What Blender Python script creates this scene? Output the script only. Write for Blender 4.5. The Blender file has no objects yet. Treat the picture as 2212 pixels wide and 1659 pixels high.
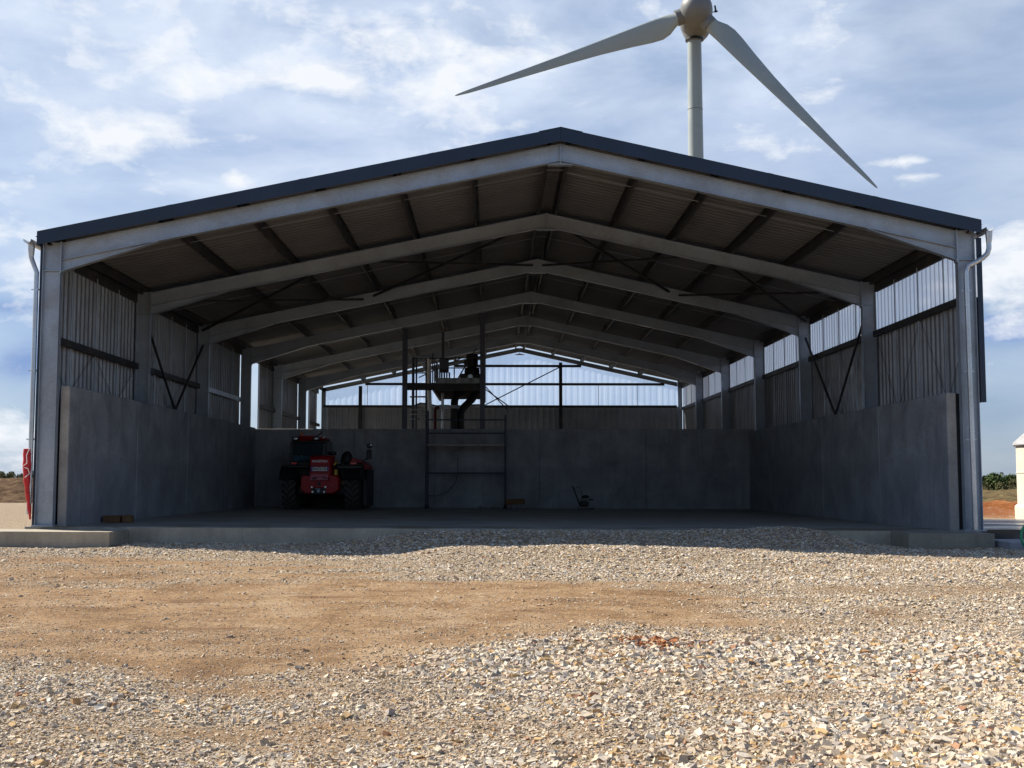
import bpy, math, random
import numpy as np
from mathutils import Vector, Matrix, noise as mnoise
random.seed(7); RNG = np.random.default_rng(7)
scn = bpy.context.scene
col = scn.collection
R = math.radians
sin, cos, pi = math.sin, math.cos, math.pi

# ------------------------------------------------------------------ camera
FPX = 2585.0                                   # focal length in 2212-px-wide units
PITCH = math.atan(211.5 / FPX); YAW = math.atan(40 / FPX * math.cos(PITCH)); CZ = 0.9
cam = bpy.data.cameras.new('camera'); camo = bpy.data.objects.new('camera', cam); col.objects.link(camo)
cam.sensor_width = 36; cam.lens = FPX / 2212 * 36; cam.clip_start = 0.1; cam.clip_end = 9000
camo.location = (0, 0, CZ); camo.rotation_euler = (pi / 2 + PITCH, 0, -YAW)
scn.camera = camo

def U(u, v, Y):
    """photo position (2212 x 1659 grid) seen at real depth Y -> X, Z"""
    a = (u - 1106) / FPX; b = (829.5 - v) / FPX
    x, y, z = a, cos(PITCH) - b * sin(PITCH), sin(PITCH) + b * cos(PITCH)
    X = x * cos(YAW) + y * sin(YAW); Yy = -x * sin(YAW) + y * cos(YAW)
    s = Y / Yy
    return X * s, CZ + z * s

# ------------------------------------------------------------------ light
SUN = Vector((-1.0, 0.48, 1.0)).normalized()
sl = bpy.data.lights.new('sun', 'SUN'); sl.energy = 5.0; sl.angle = R(0.53); sl.color = (1.0, 0.92, 0.79)
so = bpy.data.objects.new('sun', sl); col.objects.link(so); so.rotation_euler = SUN.to_track_quat('Z', 'Y').to_euler()
so.location = (-60, 20, 60)
scn.view_settings.view_transform = 'Standard'; scn.view_settings.look = 'None'
scn.view_settings.exposure = 0.68; scn.view_settings.gamma = 1.0

class NT:
    """small helper to wire node trees"""
    def __init__(s, tree): s.t = tree; s.n = tree.nodes; s.l = tree.links
    def add(s, typ, **kw):
        n = s.n.new(typ)
        for k, v in kw.items():
            setattr(n, k, v)
        return n
    def link(s, a, b): s.l.new(a, b)
    def put(s, sock, v):
        if isinstance(v, bpy.types.NodeSocket): s.link(v, sock)
        else: sock.default_value = v
    def math(s, op, a, b=0.0, c=0.0, clamp=False):
        n = s.add('ShaderNodeMath', operation=op); n.use_clamp = clamp
        s.put(n.inputs[0], a); s.put(n.inputs[1], b); s.put(n.inputs[2], c)
        return n.outputs[0]
    def mix(s, f, a, b, mode='MIX'):
        n = s.add('ShaderNodeMix', data_type='RGBA', blend_type=mode)
        s.put(n.inputs['Factor'], f)
        for sock, v in ((n.inputs[6], a), (n.inputs[7], b)):
            if isinstance(v, tuple) and len(v) == 3: v = (*v, 1)
            s.put(sock, v)
        return n.outputs[2]
    def noise(s, vec, scale, detail=4, rough=0.5, dist=0.0, dims='3D'):
        n = s.add('ShaderNodeTexNoise', noise_dimensions=dims)
        if vec is not None: s.link(vec, n.inputs['Vector'])
        n.inputs['Scale'].default_value = scale; n.inputs['Detail'].default_value = detail
        n.inputs['Roughness'].default_value = rough; n.inputs['Distortion'].default_value = dist
        return n.outputs[0]
    def ramp(s, f, stops):
        n = s.add('ShaderNodeValToRGB'); s.link(f, n.inputs[0])
        e = n.color_ramp.elements
        while len(e) < len(stops): e.new(0.5)
        for i, (p, c) in enumerate(stops):
            e[i].position = p
            e[i].color = (c, c, c, 1) if isinstance(c, (int, float)) else (*c, 1)
        return n.outputs[0]
    def mapping(s, vec, scale=(1, 1, 1), loc=(0, 0, 0), rot=(0, 0, 0)):
        n = s.add('ShaderNodeMapping'); s.link(vec, n.inputs[0])
        n.inputs['Scale'].default_value = scale; n.inputs['Location'].default_value = loc; n.inputs['Rotation'].default_value = rot
        return n.outputs[0]

world = bpy.data.worlds.new('World'); scn.world = world; world.use_nodes = True
wt = NT(world.node_tree); world.node_tree.nodes.clear()
wo = wt.add('ShaderNodeOutputWorld')
sky = wt.add('ShaderNodeTexSky', sky_type='NISHITA'); sky.sun_disc = False
sky.sun_elevation = math.asin(SUN.z); sky.sun_rotation = math.atan2(SUN.x, SUN.y) % (2 * pi)
sky.air_density = 1.0; sky.dust_density = 0.8; sky.ozone_density = 1.6
tc = wt.add('ShaderNodeTexCoord'); sep = wt.add('ShaderNodeSeparateXYZ'); wt.link(tc.outputs['Generated'], sep.inputs[0])
az = wt.math('ARCTAN2', sep.outputs[0], sep.outputs[1]); el = wt.math('ARCSINE', sep.outputs[2])
hz = wt.add('ShaderNodeMapRange'); wt.link(el, hz.inputs[0]); hz.inputs[1].default_value = 0.0; hz.inputs[2].default_value = 0.22
skyc = wt.mix(1.0, sky.outputs[0], wt.mix(hz.outputs[0], (0.56, 0.68, 0.92), (0.86, 0.92, 1.01)), 'MULTIPLY')
# cloud texture lives on direction (azimuth / stretched elevation)
cv = wt.add('ShaderNodeCombineXYZ'); wt.link(az, cv.inputs[0]); wt.link(wt.math('MULTIPLY', el, 1.9), cv.inputs[1])
cvo = cv.outputs[0]
n1 = wt.noise(cvo, 6.0, 10, 0.58, 0.3)
n2 = wt.noise(wt.mapping(cvo, (1, 1, 1), (3.1, 1.7, 0)), 2.6, 5, 0.5, 0.2)
n3 = wt.noise(wt.mapping(cvo, (1, 1.0, 1), (7.3, 4.1, 0)), 20.0, 9, 0.60, 0.25)
veil = wt.ramp(n2, [(0.34, 0.0), (0.72, 1.0)])
def blob(u, v, ru, rv, amp, rot=0.0):
    a0 = math.atan((u - 1066) / FPX); e0 = math.atan((1041 - v) / FPX)
    da = wt.math('SUBTRACT', az, a0); de = wt.math('SUBTRACT', el, e0)
    c_, s_ = cos(R(rot)), sin(R(rot))
    p = wt.math('ADD', wt.math('MULTIPLY', da, c_), wt.math('MULTIPLY', de, s_))
    q = wt.math('SUBTRACT', wt.math('MULTIPLY', de, c_), wt.math('MULTIPLY', da, s_))
    p = wt.math('MULTIPLY', p, FPX / ru); q = wt.math('MULTIPLY', q, FPX / rv)
    d = wt.math('ADD', wt.math('MULTIPLY', p, p), wt.math('MULTIPLY', q, q))
    g = wt.math('EXPONENT', wt.math('MULTIPLY', d, -1.0))
    return wt.math('MULTIPLY', g, amp)
def total(lst):
    t = None
    for b in lst:
        g = blob(*b); t = g if t is None else wt.math('ADD', t, g)
    return t
white = total([(650, 172, 230, 40, 0.8, -6), (250, 330, 150, 45, 0.85, 14), (40, 240, 110, 50, 0.8, -20), (700, 40, 260, 70, 0.6),
               (30, 560, 120, 60, 0.6), (20, 930, 110, 45, 0.7), (2190, 600, 120, 90, 1.0), (2200, 800, 90, 16, 0.6), (497, 395, 30, 24, 0.7),
               (1120, 90, 220, 90, 0.6), (150, 60, 260, 120, 0.35), (1960, 375, 90, 10, 0.6), (2010, 408, 80, 8, 0.5), (1240, 960, 110, 40, 0.35),
               (380, 180, 60, 50, 0.5), (980, 230, 130, 110, 0.5), (1830, 210, 130, 22, 0.35, 6), (60, 400, 160, 40, 0.5, 0), (1890, 60, 160, 60, 0.2)])
blue = total([(40, 800, 170, 80, 0.95), (2180, 735, 130, 45, 0.95), (2170, 890, 130, 60, 0.5), (760, 60, 50, 35, 0.35), (1980, 500, 170, 90, 0.3),
              (1750, 330, 360, 120, 0.22), (1150, 280, 260, 60, 0.25), (30, 690, 120, 20, 0.6), (560, 300, 200, 50, 0.28)])
veilpos = total([(300, 150, 900, 420, 0.55), (1000, 200, 600, 300, 0.35), (1650, 100, 500, 260, 0.3), (2100, 100, 400, 250, 0.2)])
base = wt.math('MULTIPLY', veil, 0.30)
f1 = wt.math('ADD', base, wt.math('MULTIPLY', veilpos, wt.ramp(n1, [(0.36, 0.15), (0.62, 1.0)])))
f1 = wt.math('ADD', f1, 0.40)
bluef = wt.math('MULTIPLY', blue, wt.ramp(n1, [(0.34, 0.6), (0.6, 1.15)]), 0, True)
f1 = wt.math('MAXIMUM', f1, bluef)
f1 = wt.math('MINIMUM', f1, 1.0)
# clearer sky overhead and behind
clr = wt.add('ShaderNodeMapRange'); wt.link(el, clr.inputs[0]); clr.inputs[1].default_value = 0.42; clr.inputs[2].default_value = 0.75; clr.inputs[3].default_value = 1.0; clr.inputs[4].default_value = 0.15
cl2 = wt.add('ShaderNodeMapRange'); wt.link(wt.math('ABSOLUTE', az), cl2.inputs[0]); cl2.inputs[1].default_value = 0.7; cl2.inputs[2].default_value = 1.4; cl2.inputs[3].default_value = 1.0; cl2.inputs[4].default_value = 0.3
thin = wt.math('MULTIPLY', clr.outputs[0], cl2.outputs[0]); f1 = wt.math('MULTIPLY', f1, thin)
nn = wt.math('ADD', wt.math('MULTIPLY', n1, 0.5), wt.math('MULTIPLY', n3, 0.5))
cs = wt.math('ADD', nn, wt.math('MULTIPLY', wt.math('MINIMUM', white, 1.1), 0.20))
f2 = wt.ramp(cs, [(0.575, 0.0), (0.70, 0.95)])
f2 = wt.math('MULTIPLY', f2, thin, 0, True)
# greyer undersides come from a second noise
greyf = wt.ramp(wt.noise(wt.mapping(cvo, (1, 1.6, 1), (1.3, 9.0, 0)), 8.0, 6, 0.55, 0.3), [(0.4, 0.0), (0.7, 1.0)])
veilcol = wt.mix(greyf, (0.45, 0.51, 0.61), (0.31, 0.385, 0.52))
veilcol = wt.mix(bluef, veilcol, (0.14, 0.22, 0.41))
bg1 = wt.add('ShaderNodeBackground'); wt.link(skyc, bg1.inputs[0]); bg1.inputs[1].default_value = 0.068
bg2 = wt.add('ShaderNodeBackground'); wt.link(veilcol, bg2.inputs[0]); bg2.inputs[1].default_value = 1.0
bg3 = wt.add('ShaderNodeBackground'); bg3.inputs[0].default_value = (0.58, 0.60, 0.63, 1); bg3.inputs[1].default_value = 1.0
m1 = wt.add('ShaderNodeMixShader'); wt.link(f1, m1.inputs[0]); wt.link(bg1.outputs[0], m1.inputs[1]); wt.link(bg2.outputs[0], m1.inputs[2])
m2 = wt.add('ShaderNodeMixShader'); wt.link(f2, m2.inputs[0]); wt.link(m1.outputs[0], m2.inputs[1]); wt.link(bg3.outputs[0], m2.inputs[2])
wt.link(m2.outputs[0], wo.inputs[0])
scn.cycles.max_bounces = 8; scn.cycles.diffuse_bounces = 4; scn.cycles.transparent_max_bounces = 12
scn.cycles.use_denoising = True

# ------------------------------------------------------------------ materials
def new_mat(name):
    m = bpy.data.materials.new(name); m.use_nodes = True
    t = NT(m.node_tree); b = m.node_tree.nodes['Principled BSDF']
    return m, t, b
def plain(name, c, rough=0.6, metal=0.0, var=0.12, scale=6.0, bump=0.0, bscale=60.0, dirt=None, coat=0.0):
    m, t, b = new_mat(name)
    tc = t.add('ShaderNodeTexCoord'); v = tc.outputs['Object']
    n = t.noise(v, scale, 6, 0.6)
    k = t.ramp(n, [(0.3, 1 - var * 1.6), (0.7, 1 + var)])
    colr = t.mix(1.0, (*c, 1), k, 'MULTIPLY')
    if dirt:
        dn = t.ramp(t.noise(v, scale * 0.45, 8, 0.65, 0.4), [(0.48, 0.0), (0.70, dirt[3])])
        colr = t.mix(dn, colr, dirt[:3])
    t.link(colr, b.inputs['Base Color'])
    rr = t.ramp(t.noise(v, scale * 2, 4), [(0.3, max(rough - 0.1, 0.03)), (0.7, min(rough + 0.1, 1))])
    t.link(rr, b.inputs['Roughness']); b.inputs['Metallic'].default_value = metal
    if coat: b.inputs['Coat Weight'].default_value = coat
    if bump:
        bn = t.add('ShaderNodeBump'); bn.inputs['Strength'].default_value = bump; bn.inputs['Distance'].default_value = 0.01
        t.link(t.noise(v, bscale, 5, 0.6), bn.inputs['Height']); t.link(bn.outputs[0], b.inputs['Normal'])
    return m
def galv(name, c, rough=0.5, metal=0.35, stain=(0.16, 0.13, 0.10), sf=0.6):
    m, t, b = new_mat(name)
    v = t.add('ShaderNodeTexCoord').outputs['Object']
    vo = t.add('ShaderNodeTexVoronoi'); t.link(v, vo.inputs['Vector']); vo.inputs['Scale'].default_value = 28
    sp = t.ramp(vo.outputs['Color'], [(0.0, 0.93), (1.0, 1.06)])
    cc = t.mix(1.0, (*c, 1), sp, 'MULTIPLY')
    n = t.noise(t.mapping(v, (0.9, 0.9, 0.9)), 1.5, 8, 0.66, 0.9)
    cc = t.mix(t.ramp(n, [(0.50, 0.0), (0.74, sf)]), cc, stain)
    n_ = t.noise(v, 0.9, 5, 0.6)
    cc = t.mix(1.0, cc, t.ramp(n_, [(0.3, 0.82), (0.7, 1.15)]), 'MULTIPLY')
    t.link(cc, b.inputs['Base Color']); b.inputs['Metallic'].default_value = metal
    t.link(t.ramp(n, [(0.3, rough - 0.12), (0.7, rough + 0.12)]), b.inputs['Roughness'])
    return m
def concrete(name, c, stain=0.5, rough=0.85, streak=True):
    m, t, b = new_mat(name)
    v = t.add('ShaderNodeTexCoord').outputs['Object']
    n = t.noise(v, 1.1, 8, 0.62, 0.3); n2 = t.noise(v, 14, 6, 0.6); n3 = t.noise(t.mapping(v, (3.0, 3.0, 0.35)), 2.0, 5, 0.55)
    cc = t.mix(1.0, (*c, 1), t.ramp(n, [(0.30, 0.62), (0.70, 1.28)]), 'MULTIPLY')
    cc = t.mix(1.0, cc, t.ramp(n2, [(0.3, 0.9), (0.7, 1.08)]), 'MULTIPLY')
    if streak:
        sz = t.add('ShaderNodeSeparateXYZ'); t.link(v, sz.inputs[0])
        lim = t.math('ADD', t.math('MULTIPLY', t.noise(v, 2.5, 6, 0.7), 0.35), t.math('ADD', t.math('MULTIPLY', n, 0.9), 0.75))
        damp = t.math('MULTIPLY', t.math('LESS_THAN', sz.outputs[2], lim), 0.28)
        cc = t.mix(damp, cc, (c[0] * 0.6, c[1] * 0.62, c[2] * 0.68))
    if streak: cc = t.mix(t.ramp(n3, [(0.52, 0.0), (0.75, stain)]), cc, (c[0] * 0.5, c[1] * 0.5, c[2] * 0.52))
    vo = t.add('ShaderNodeTexVoronoi'); t.link(v, vo.inputs['Vector']); vo.inputs['Scale'].default_value = 9
    cc = t.mix(t.ramp(vo.outputs['Distance'], [(0.0, 0.5), (0.06, 0.0)]), cc, (c[0] * .45, c[1] * .45, c[2] * .45))
    t.link(cc, b.inputs['Base Color']); b.inputs['Roughness'].default_value = rough
    bn = t.add('ShaderNodeBump'); bn.inputs['Strength'].default_value = 0.35; bn.inputs['Distance'].default_value = 0.01
    t.link(t.noise(v, 40, 6, 0.65), bn.inputs['Height']); t.link(bn.outputs[0], b.inputs['Normal'])
    return m

M = {}
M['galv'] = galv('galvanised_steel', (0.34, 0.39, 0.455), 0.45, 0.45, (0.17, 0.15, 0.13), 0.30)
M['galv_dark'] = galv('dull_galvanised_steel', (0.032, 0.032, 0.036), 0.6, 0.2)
M['galv_pipe'] = galv('bright_zinc', (0.55, 0.57, 0.60), 0.32, 0.75, sf=0.3)
M['sheet'] = galv('galvanised_sheet', (0.27, 0.28, 0.30), 0.45, 0.4, sf=0.12)
M['roof_in'] = plain('grey_brown_felted_sheet', (0.15, 0.152, 0.158), 0.9, 0, 0.10, 1.2)
M['navy'] = plain('navy_painted_sheet', (0.012, 0.026, 0.060), 0.38, 0.0, 0.15, 1.5)
M['wall'] = concrete('precast_concrete', (0.33, 0.34, 0.36))
M['slab'] = concrete('floor_concrete', (0.27, 0.26, 0.24), 0.3, 0.7, False)
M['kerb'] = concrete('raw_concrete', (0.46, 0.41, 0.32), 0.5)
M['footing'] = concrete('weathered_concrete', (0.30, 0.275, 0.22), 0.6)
M['end'] = concrete('paler_end_concrete', (0.40, 0.385, 0.36), 0.6)  # paler concrete tone for the wall ends
M['block'] = concrete('grey_block', (0.30, 0.31, 0.34), 0.3)
M['white_paint'] = plain('white_turbine_paint', (0.36, 0.41, 0.41), 0.35, 0, 0.05, 0.15, dirt=(0.33, 0.36, 0.35, 0.4))
M['hub'] = plain('grey_hub_paint', (0.20, 0.205, 0.21), 0.5, 0, 0.08, 0.5, dirt=(0.15, 0.145, 0.14, 0.6))
M['tread'] = plain('dusty_tyre_tread', (0.085, 0.08, 0.075), 0.9, 0, 0.2, 10)
M['black'] = plain('black_paint', (0.012, 0.012, 0.014), 0.5)
M['matt'] = plain('matt_black_steel', (0.012, 0.012, 0.014), 0.97); M['matt'].node_tree.nodes['Principled BSDF'].inputs['Specular IOR Level'].default_value = 0.05
M['darkred'] = plain('dark_red_paint', (0.10, 0.004, 0.008), 0.7)
M['rubber'] = plain('black_rubber', (0.022, 0.022, 0.022), 0.85, 0, 0.2, 20, dirt=(0.10, 0.085, 0.06, 0.5))
M['red'] = plain('red_machine_paint', (0.42, 0.006, 0.012), 0.5, 0, 0.08, 3)
M['pink'] = plain('reflective_red_plate', (0.55, 0.09, 0.14), 0.35)
M['yellow'] = plain('yellow_paint', (0.65, 0.42, 0.02), 0.4)
M['white'] = plain('white_plastic', (0.8, 0.8, 0.78), 0.4, 0, 0.05)
M['lamp'] = plain('lamp_glass', (0.75, 0.77, 0.76), 0.12, 0.2, 0.05)
M['orange'] = plain('orange_plastic', (0.75, 0.16, 0.02), 0.3)
M['redlamp'] = plain('red_lamp_plastic', (0.75, 0.05, 0.02), 0.25)
M['blue'] = plain('blue_plate_band', (0.03, 0.08, 0.45), 0.4)
M['glass'] = plain('tinted_glass', (0.02, 0.035, 0.045), 0.06, 0, 0.05)
M['glass_blue'] = plain('painted_reflection_glass', (0.06, 0.14, 0.20), 0.08, 0.3, 0.1)  # blue reflection is put into the glass colour
M['mortar'] = concrete('rubble_stone', (0.30, 0.29, 0.28), 0.3)
M['brick'] = plain('brown_brick', (0.17, 0.085, 0.035), 0.85, 0, 0.2, 8, 0.4)
M['wood'] = plain('pale_plank', (0.42, 0.38, 0.32), 0.8, 0, 0.2, 5, 0.3)
M['hose'] = plain('green_rubber_hose', (0.01, 0.28, 0.14), 0.35)
M['tank'] = plain('cream_tank_paint', (0.68, 0.64, 0.54), 0.5, 0, 0.06, 1.2, dirt=(0.6, 0.52, 0.38, 0.25))
M['tank_roof'] = concrete('tank_roof', (0.42, 0.43, 0.45), 0.3)
M['redbag'] = plain('red_plastic_film', (0.55, 0.012, 0.02), 0.35, 0, 0.15, 8, 0.5, 12)
M['bark'] = plain('bark', (0.11, 0.08, 0.055), 0.9)
M['scaff'] = galv('scaffold_steel', (0.075, 0.085, 0.12), 0.5, 0.3)
M['platecol'] = plain('white_marbled_board', (0.36, 0.38, 0.40), 0.6, 0, 0.4, 5)

def translucent(name, tint, trans, diff):
    m = bpy.data.materials.new(name); m.use_nodes = True; t = NT(m.node_tree); m.node_tree.nodes.clear()
    o = t.add('ShaderNodeOutputMaterial')
    a = t.add('ShaderNodeBsdfTransparent'); a.inputs[0].default_value = (*trans, 1)
    b = t.add('ShaderNodeBsdfTranslucent'); b.inputs[0].default_value = (*tint, 1)
    g = t.add('ShaderNodeBsdfGlossy'); g.inputs['Roughness'].default_value = 0.25; g.inputs[0].default_value = (0.8, 0.8, 0.85, 1)
    v = t.add('ShaderNodeTexCoord').outputs['Object']
    f = t.ramp(t.noise(t.mapping(v, (2, 2, 0.25)), 1.3, 5), [(0.3, max(diff - 0.08, 0)), (0.7, diff + 0.10)])
    x = t.add('ShaderNodeMixShader'); t.link(f, x.inputs[0]); t.link(a.outputs[0], x.inputs[1]); t.link(b.outputs[0], x.inputs[2])
    y = t.add('ShaderNodeMixShader'); y.inputs[0].default_value = 0.05; t.link(x.outputs[0], y.inputs[1]); t.link(g.outputs[0], y.inputs[2])
    t.link(y.outputs[0], o.inputs[0]); return m
M['poly_side'] = translucent('ribbed_translucent_sheet', (0.92, 0.93, 0.97), (0.86, 0.88, 0.92), 0.45)
M['poly_gable'] = translucent('clear_ribbed_sheet', (0.66, 0.74, 0.90), (0.82, 0.89, 1.0), 0.18)

# ------------------------------------------------------------------ mesh tools
def setp(o, label=None, cat=None, group=None, kind=None):
    if label: o['label'] = label
    if cat: o['category'] = cat
    if group: o['group'] = group
    if kind: o['kind'] = kind
    return o
def empty(name, loc, label, cat, group=None, rz=0):
    o = bpy.data.objects.new(name, None); col.objects.link(o); o.location = loc; o.rotation_euler = (0, 0, rz)
    o.empty_display_size = 0.3
    return setp(o, label, cat, group)
class MB:
    def __init__(s): s.v = []; s.f = []; s.mi = []
    def add(s, vs, fs, mi=0):
        k = len(s.v); s.v += [tuple(x) for x in vs]; s.f += [tuple(i + k for i in f) for f in fs]; s.mi += [mi] * len(fs); return s
    def box(s, a, b, mi=0, M4=None):
        x0, y0, z0 = [min(p, q) for p, q in zip(a, b)]; x1, y1, z1 = [max(p, q) for p, q in zip(a, b)]
        vs = [(x0, y0, z0), (x1, y0, z0), (x1, y1, z0), (x0, y1, z0), (x0, y0, z1), (x1, y0, z1), (x1, y1, z1), (x0, y1, z1)]
        if M4 is not None: vs = [M4 @ Vector(p) for p in vs]
        return s.add(vs, [(3, 2, 1, 0), (4, 5, 6, 7), (0, 1, 5, 4), (1, 2, 6, 5), (2, 3, 7, 6), (3, 0, 4, 7)], mi)
    def cbox(s, a, b, c=0.02, mi=0, M4=None):
        """box with bevelled edges"""
        x0, y0, z0 = a; x1, y1, z1 = b; rings = []
        def ring(z, d):
            return [(x0 + d + c, y0 + d, z), (x1 - d - c, y0 + d, z), (x1 - d, y0 + d + c, z), (x1 - d, y1 - d - c, z), (x1 - d - c, y1 - d, z), (x0 + d + c, y1 - d, z), (x0 + d, y1 - d - c, z), (x0 + d, y0 + d + c, z)]
        rg = [ring(z0, c), ring(z0 + c, 0), ring(z1 - c, 0), ring(z1, c)]
        vs = sum(rg, []); fs = []
        if M4 is not None: vs = [M4 @ Vector(p) for p in vs]
        for i in range(3):
            for j in range(8):
                fs.append((i * 8 + j, i * 8 + (j + 1) % 8, (i + 1) * 8 + (j + 1) % 8, (i + 1) * 8 + j))
        fs.append(tuple(range(7, -1, -1))); fs.append(tuple(range(24, 32)))
        return s.add(vs, fs, mi)
    def sweep(s, prof, p0, p1, side, up, mi=0):
        """profile (a,b) points; a along side, b along up"""
        p0, p1, side, up = Vector(p0), Vector(p1), Vector(side), Vector(up); n = len(prof)
        vs = [p0 + side * a + up * b for a, b in prof] + [p1 + side * a + up * b for a, b in prof]
        fs = [(i, (i + 1) % n, n + (i + 1) % n, n + i) for i in range(n)] + [tuple(range(n - 1, -1, -1)), tuple(range(n, 2 * n))]
        return s.add(vs, fs, mi)
    def beam(s, p0, p1, w, h, mi=0, up=(0, 0, 1)):
        p0, p1 = Vector(p0), Vector(p1); d = (p1 - p0).normalized(); up = Vector(up)
        if abs(d.dot(up)) > 0.98: up = Vector((0, 1, 0))
        sd = d.cross(up).normalized(); u2 = sd.cross(d)
        return s.sweep([(-w / 2, -h / 2), (w / 2, -h / 2), (w / 2, h / 2), (-w / 2, h / 2)], p0, p1, sd, u2, mi)
    def tube(s, pts, r, n=8, mi=0, caps=True):
        pts = [Vector(p) for p in pts]; m = len(pts)
        rs = r if isinstance(r, (list, tuple)) else [r] * m
        t = [(pts[min(i + 1, m - 1)] - pts[max(i - 1, 0)]).normalized() for i in range(m)]
        ref = Vector((0, 0, 1)) if abs(t[0].z) < 0.9 else Vector((1, 0, 0))
        a = t[0].cross(ref).normalized(); vs = []
        for i in range(m):
            a = (a - t[i] * a.dot(t[i])).normalized(); b = t[i].cross(a)
            for j in range(n):
                w = 2 * pi * j / n; vs.append(pts[i] + (a * cos(w) + b * sin(w)) * rs[i])
        fs = [(i * n + j, i * n + (j + 1) % n, (i + 1) * n + (j + 1) % n, (i + 1) * n + j) for i in range(m - 1) for j in range(n)]
        if caps: fs += [tuple(range(n - 1, -1, -1)), tuple(range((m - 1) * n, m * n))]
        return s.add(vs, fs, mi)
    def lathe(s, prof, c, axis='Z', n=24, mi=0, M4=None):
        vs = []; m = len(prof)
        for r, z in prof:
            for j in range(n):
                w = 2 * pi * j / n; x, y = r * cos(w), r * sin(w)
                p = {'Z': (x, y, z), 'Y': (x, z, y), 'X': (z, x, y)}[axis]
                p = Vector(p)
                if M4 is not None: p = M4 @ p
                vs.append(p + Vector(c))
        fs = [(i * n + j, i * n + (j + 1) % n, (i + 1) * n + (j + 1) % n, (i + 1) * n + j) for i in range(m - 1) for j in range(n)]
        fs += [tuple(range(n - 1, -1, -1)), tuple(range((m - 1) * n, m * n))]
        return s.add(vs, fs, mi)
    def build(s, name, mats, parent=None, smooth=False, loc=None):
        me = bpy.data.meshes.new(name); me.from_pydata([tuple(v) for v in s.v], [], s.f)
        for m in (mats if isinstance(mats, (list, tuple)) else [mats]): me.materials.append(m)
        if len(me.materials) > 1: me.polygons.foreach_set('material_index', s.mi)
        me.update()
        import bmesh
        bm = bmesh.new(); bm.from_mesh(me); bmesh.ops.recalc_face_normals(bm, faces=bm.faces[:]); bm.to_mesh(me); bm.free()
        if smooth:
            me.shade_smooth()
            try: me.set_sharp_from_angle(angle=R(38))
            except Exception: pass
        o = bpy.data.objects.new(name, me); col.objects.link(o)
        if parent is not None: o.parent = parent
        if loc: o.location = loc
        return o
def text_mesh(name, body, size, mat, parent, M4, ext=0.004, bold=0.0, shear=0.0, sx=1.0):
    cu = bpy.data.curves.new(name, 'FONT'); cu.body = body; cu.size = size; cu.extrude = ext; cu.offset = bold; cu.shear = shear
    cu.align_x = 'CENTER'; cu.align_y = 'CENTER'; cu.resolution_u = 3
    tmp = bpy.data.objects.new('tmp_text', cu); col.objects.link(tmp); bpy.context.view_layer.update()
    dg = bpy.context.evaluated_depsgraph_get(); me = bpy.data.meshes.new_from_object(tmp.evaluated_get(dg))
    bpy.data.objects.remove(tmp); bpy.data.curves.remove(cu)
    me.transform(Matrix.Diagonal((sx, 1, 1, 1))); me.transform(M4); me.materials.clear(); me.materials.append(mat); me.name = name
    o = bpy.data.objects.new(name, me); col.objects.link(o); o.parent = parent; return o
FRONT = Matrix.Rotation(pi / 2, 4, 'X')         # text lying in XZ, read from -Y

def Iprof(h, w, tw=0.008, tf=0.012):
    return [(-w/2, -h/2), (w/2, -h/2), (w/2, -h/2+tf), (tw/2, -h/2+tf), (tw/2, h/2-tf), (w/2, h/2-tf), (w/2, h/2), (-w/2, h/2), (-w/2, h/2-tf), (-tw/2, h/2-tf), (-tw/2, -h/2+tf), (-w/2, -h/2+tf)]
def rib_profile(L, pitch=0.25, d=0.035):
    """trapezoid ribs along a length"""
    pts = []; x = 0.0
    while x < L:
        for a, b in ((0, 0), (0.42, 0), (0.54, 1), (0.86, 1), (0.98, 0)):
            q = x + a * pitch
            if q <= L: pts.append((q, b * d))
        x += pitch
    pts.append((L, 0)); return pts
def sheet(mb, origin, along, across, normal, L, W, pitch=0.25, d=0.035, mi=0, topfn=None):
    """ribbed sheet: ribs repeat along `along`, run along `across`"""
    o, a, c, n = Vector(origin), Vector(along), Vector(across), Vector(normal); pr = rib_profile(L, pitch, d); vs = []
    for q, h in pr:
        w = topfn(q) if topfn else W
        vs.append(o + a * q + n * h); vs.append(o + a * q + n * h + c * w)
    fs = [(2 * i, 2 * i + 2, 2 * i + 3, 2 * i + 1) for i in range(len(pr) - 1)]
    mb.add(vs, fs, mi)

# ------------------------------------------------------------------ ground
XL, XR = -8.6, 9.29                       # outer faces of the steel columns
D0 = 22.76; BAY = 6.0; NP = 7
YS = [D0 + BAY * i for i in range(NP)]
def sm(a, b, x): t = np.clip((x - a) / (b - a), 0, 1); return t * t * (3 - 2 * t)
def fbm(x, y, s, seed=0, oct=4):
    """cheap periodic-free value noise on numpy arrays"""
    tot = 0; amp = 1; nrm = 0
    for k in range(oct):
        xs = x * s + 17.3 * k + seed * 31.7; ys = y * s + 9.1 * k - seed * 13.3
        xi = np.floor(xs); yi = np.floor(ys); fx = xs - xi; fy = ys - yi; fx = fx*fx*(3-2*fx); fy = fy*fy*(3-2*fy)
        def h(a, b):
            q = np.sin(a * 127.1 + b * 311.7 + seed * 7.7) * 43758.5453; return q - np.floor(q)
        v = (h(xi, yi)*(1-fx) + h(xi+1, yi)*fx)*(1-fy) + (h(xi, yi+1)*(1-fx) + h(xi+1, yi+1)*fx)*fy
        tot = tot + v * amp; nrm += amp; amp *= 0.5; s *= 2.03
    return tot / nrm
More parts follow.
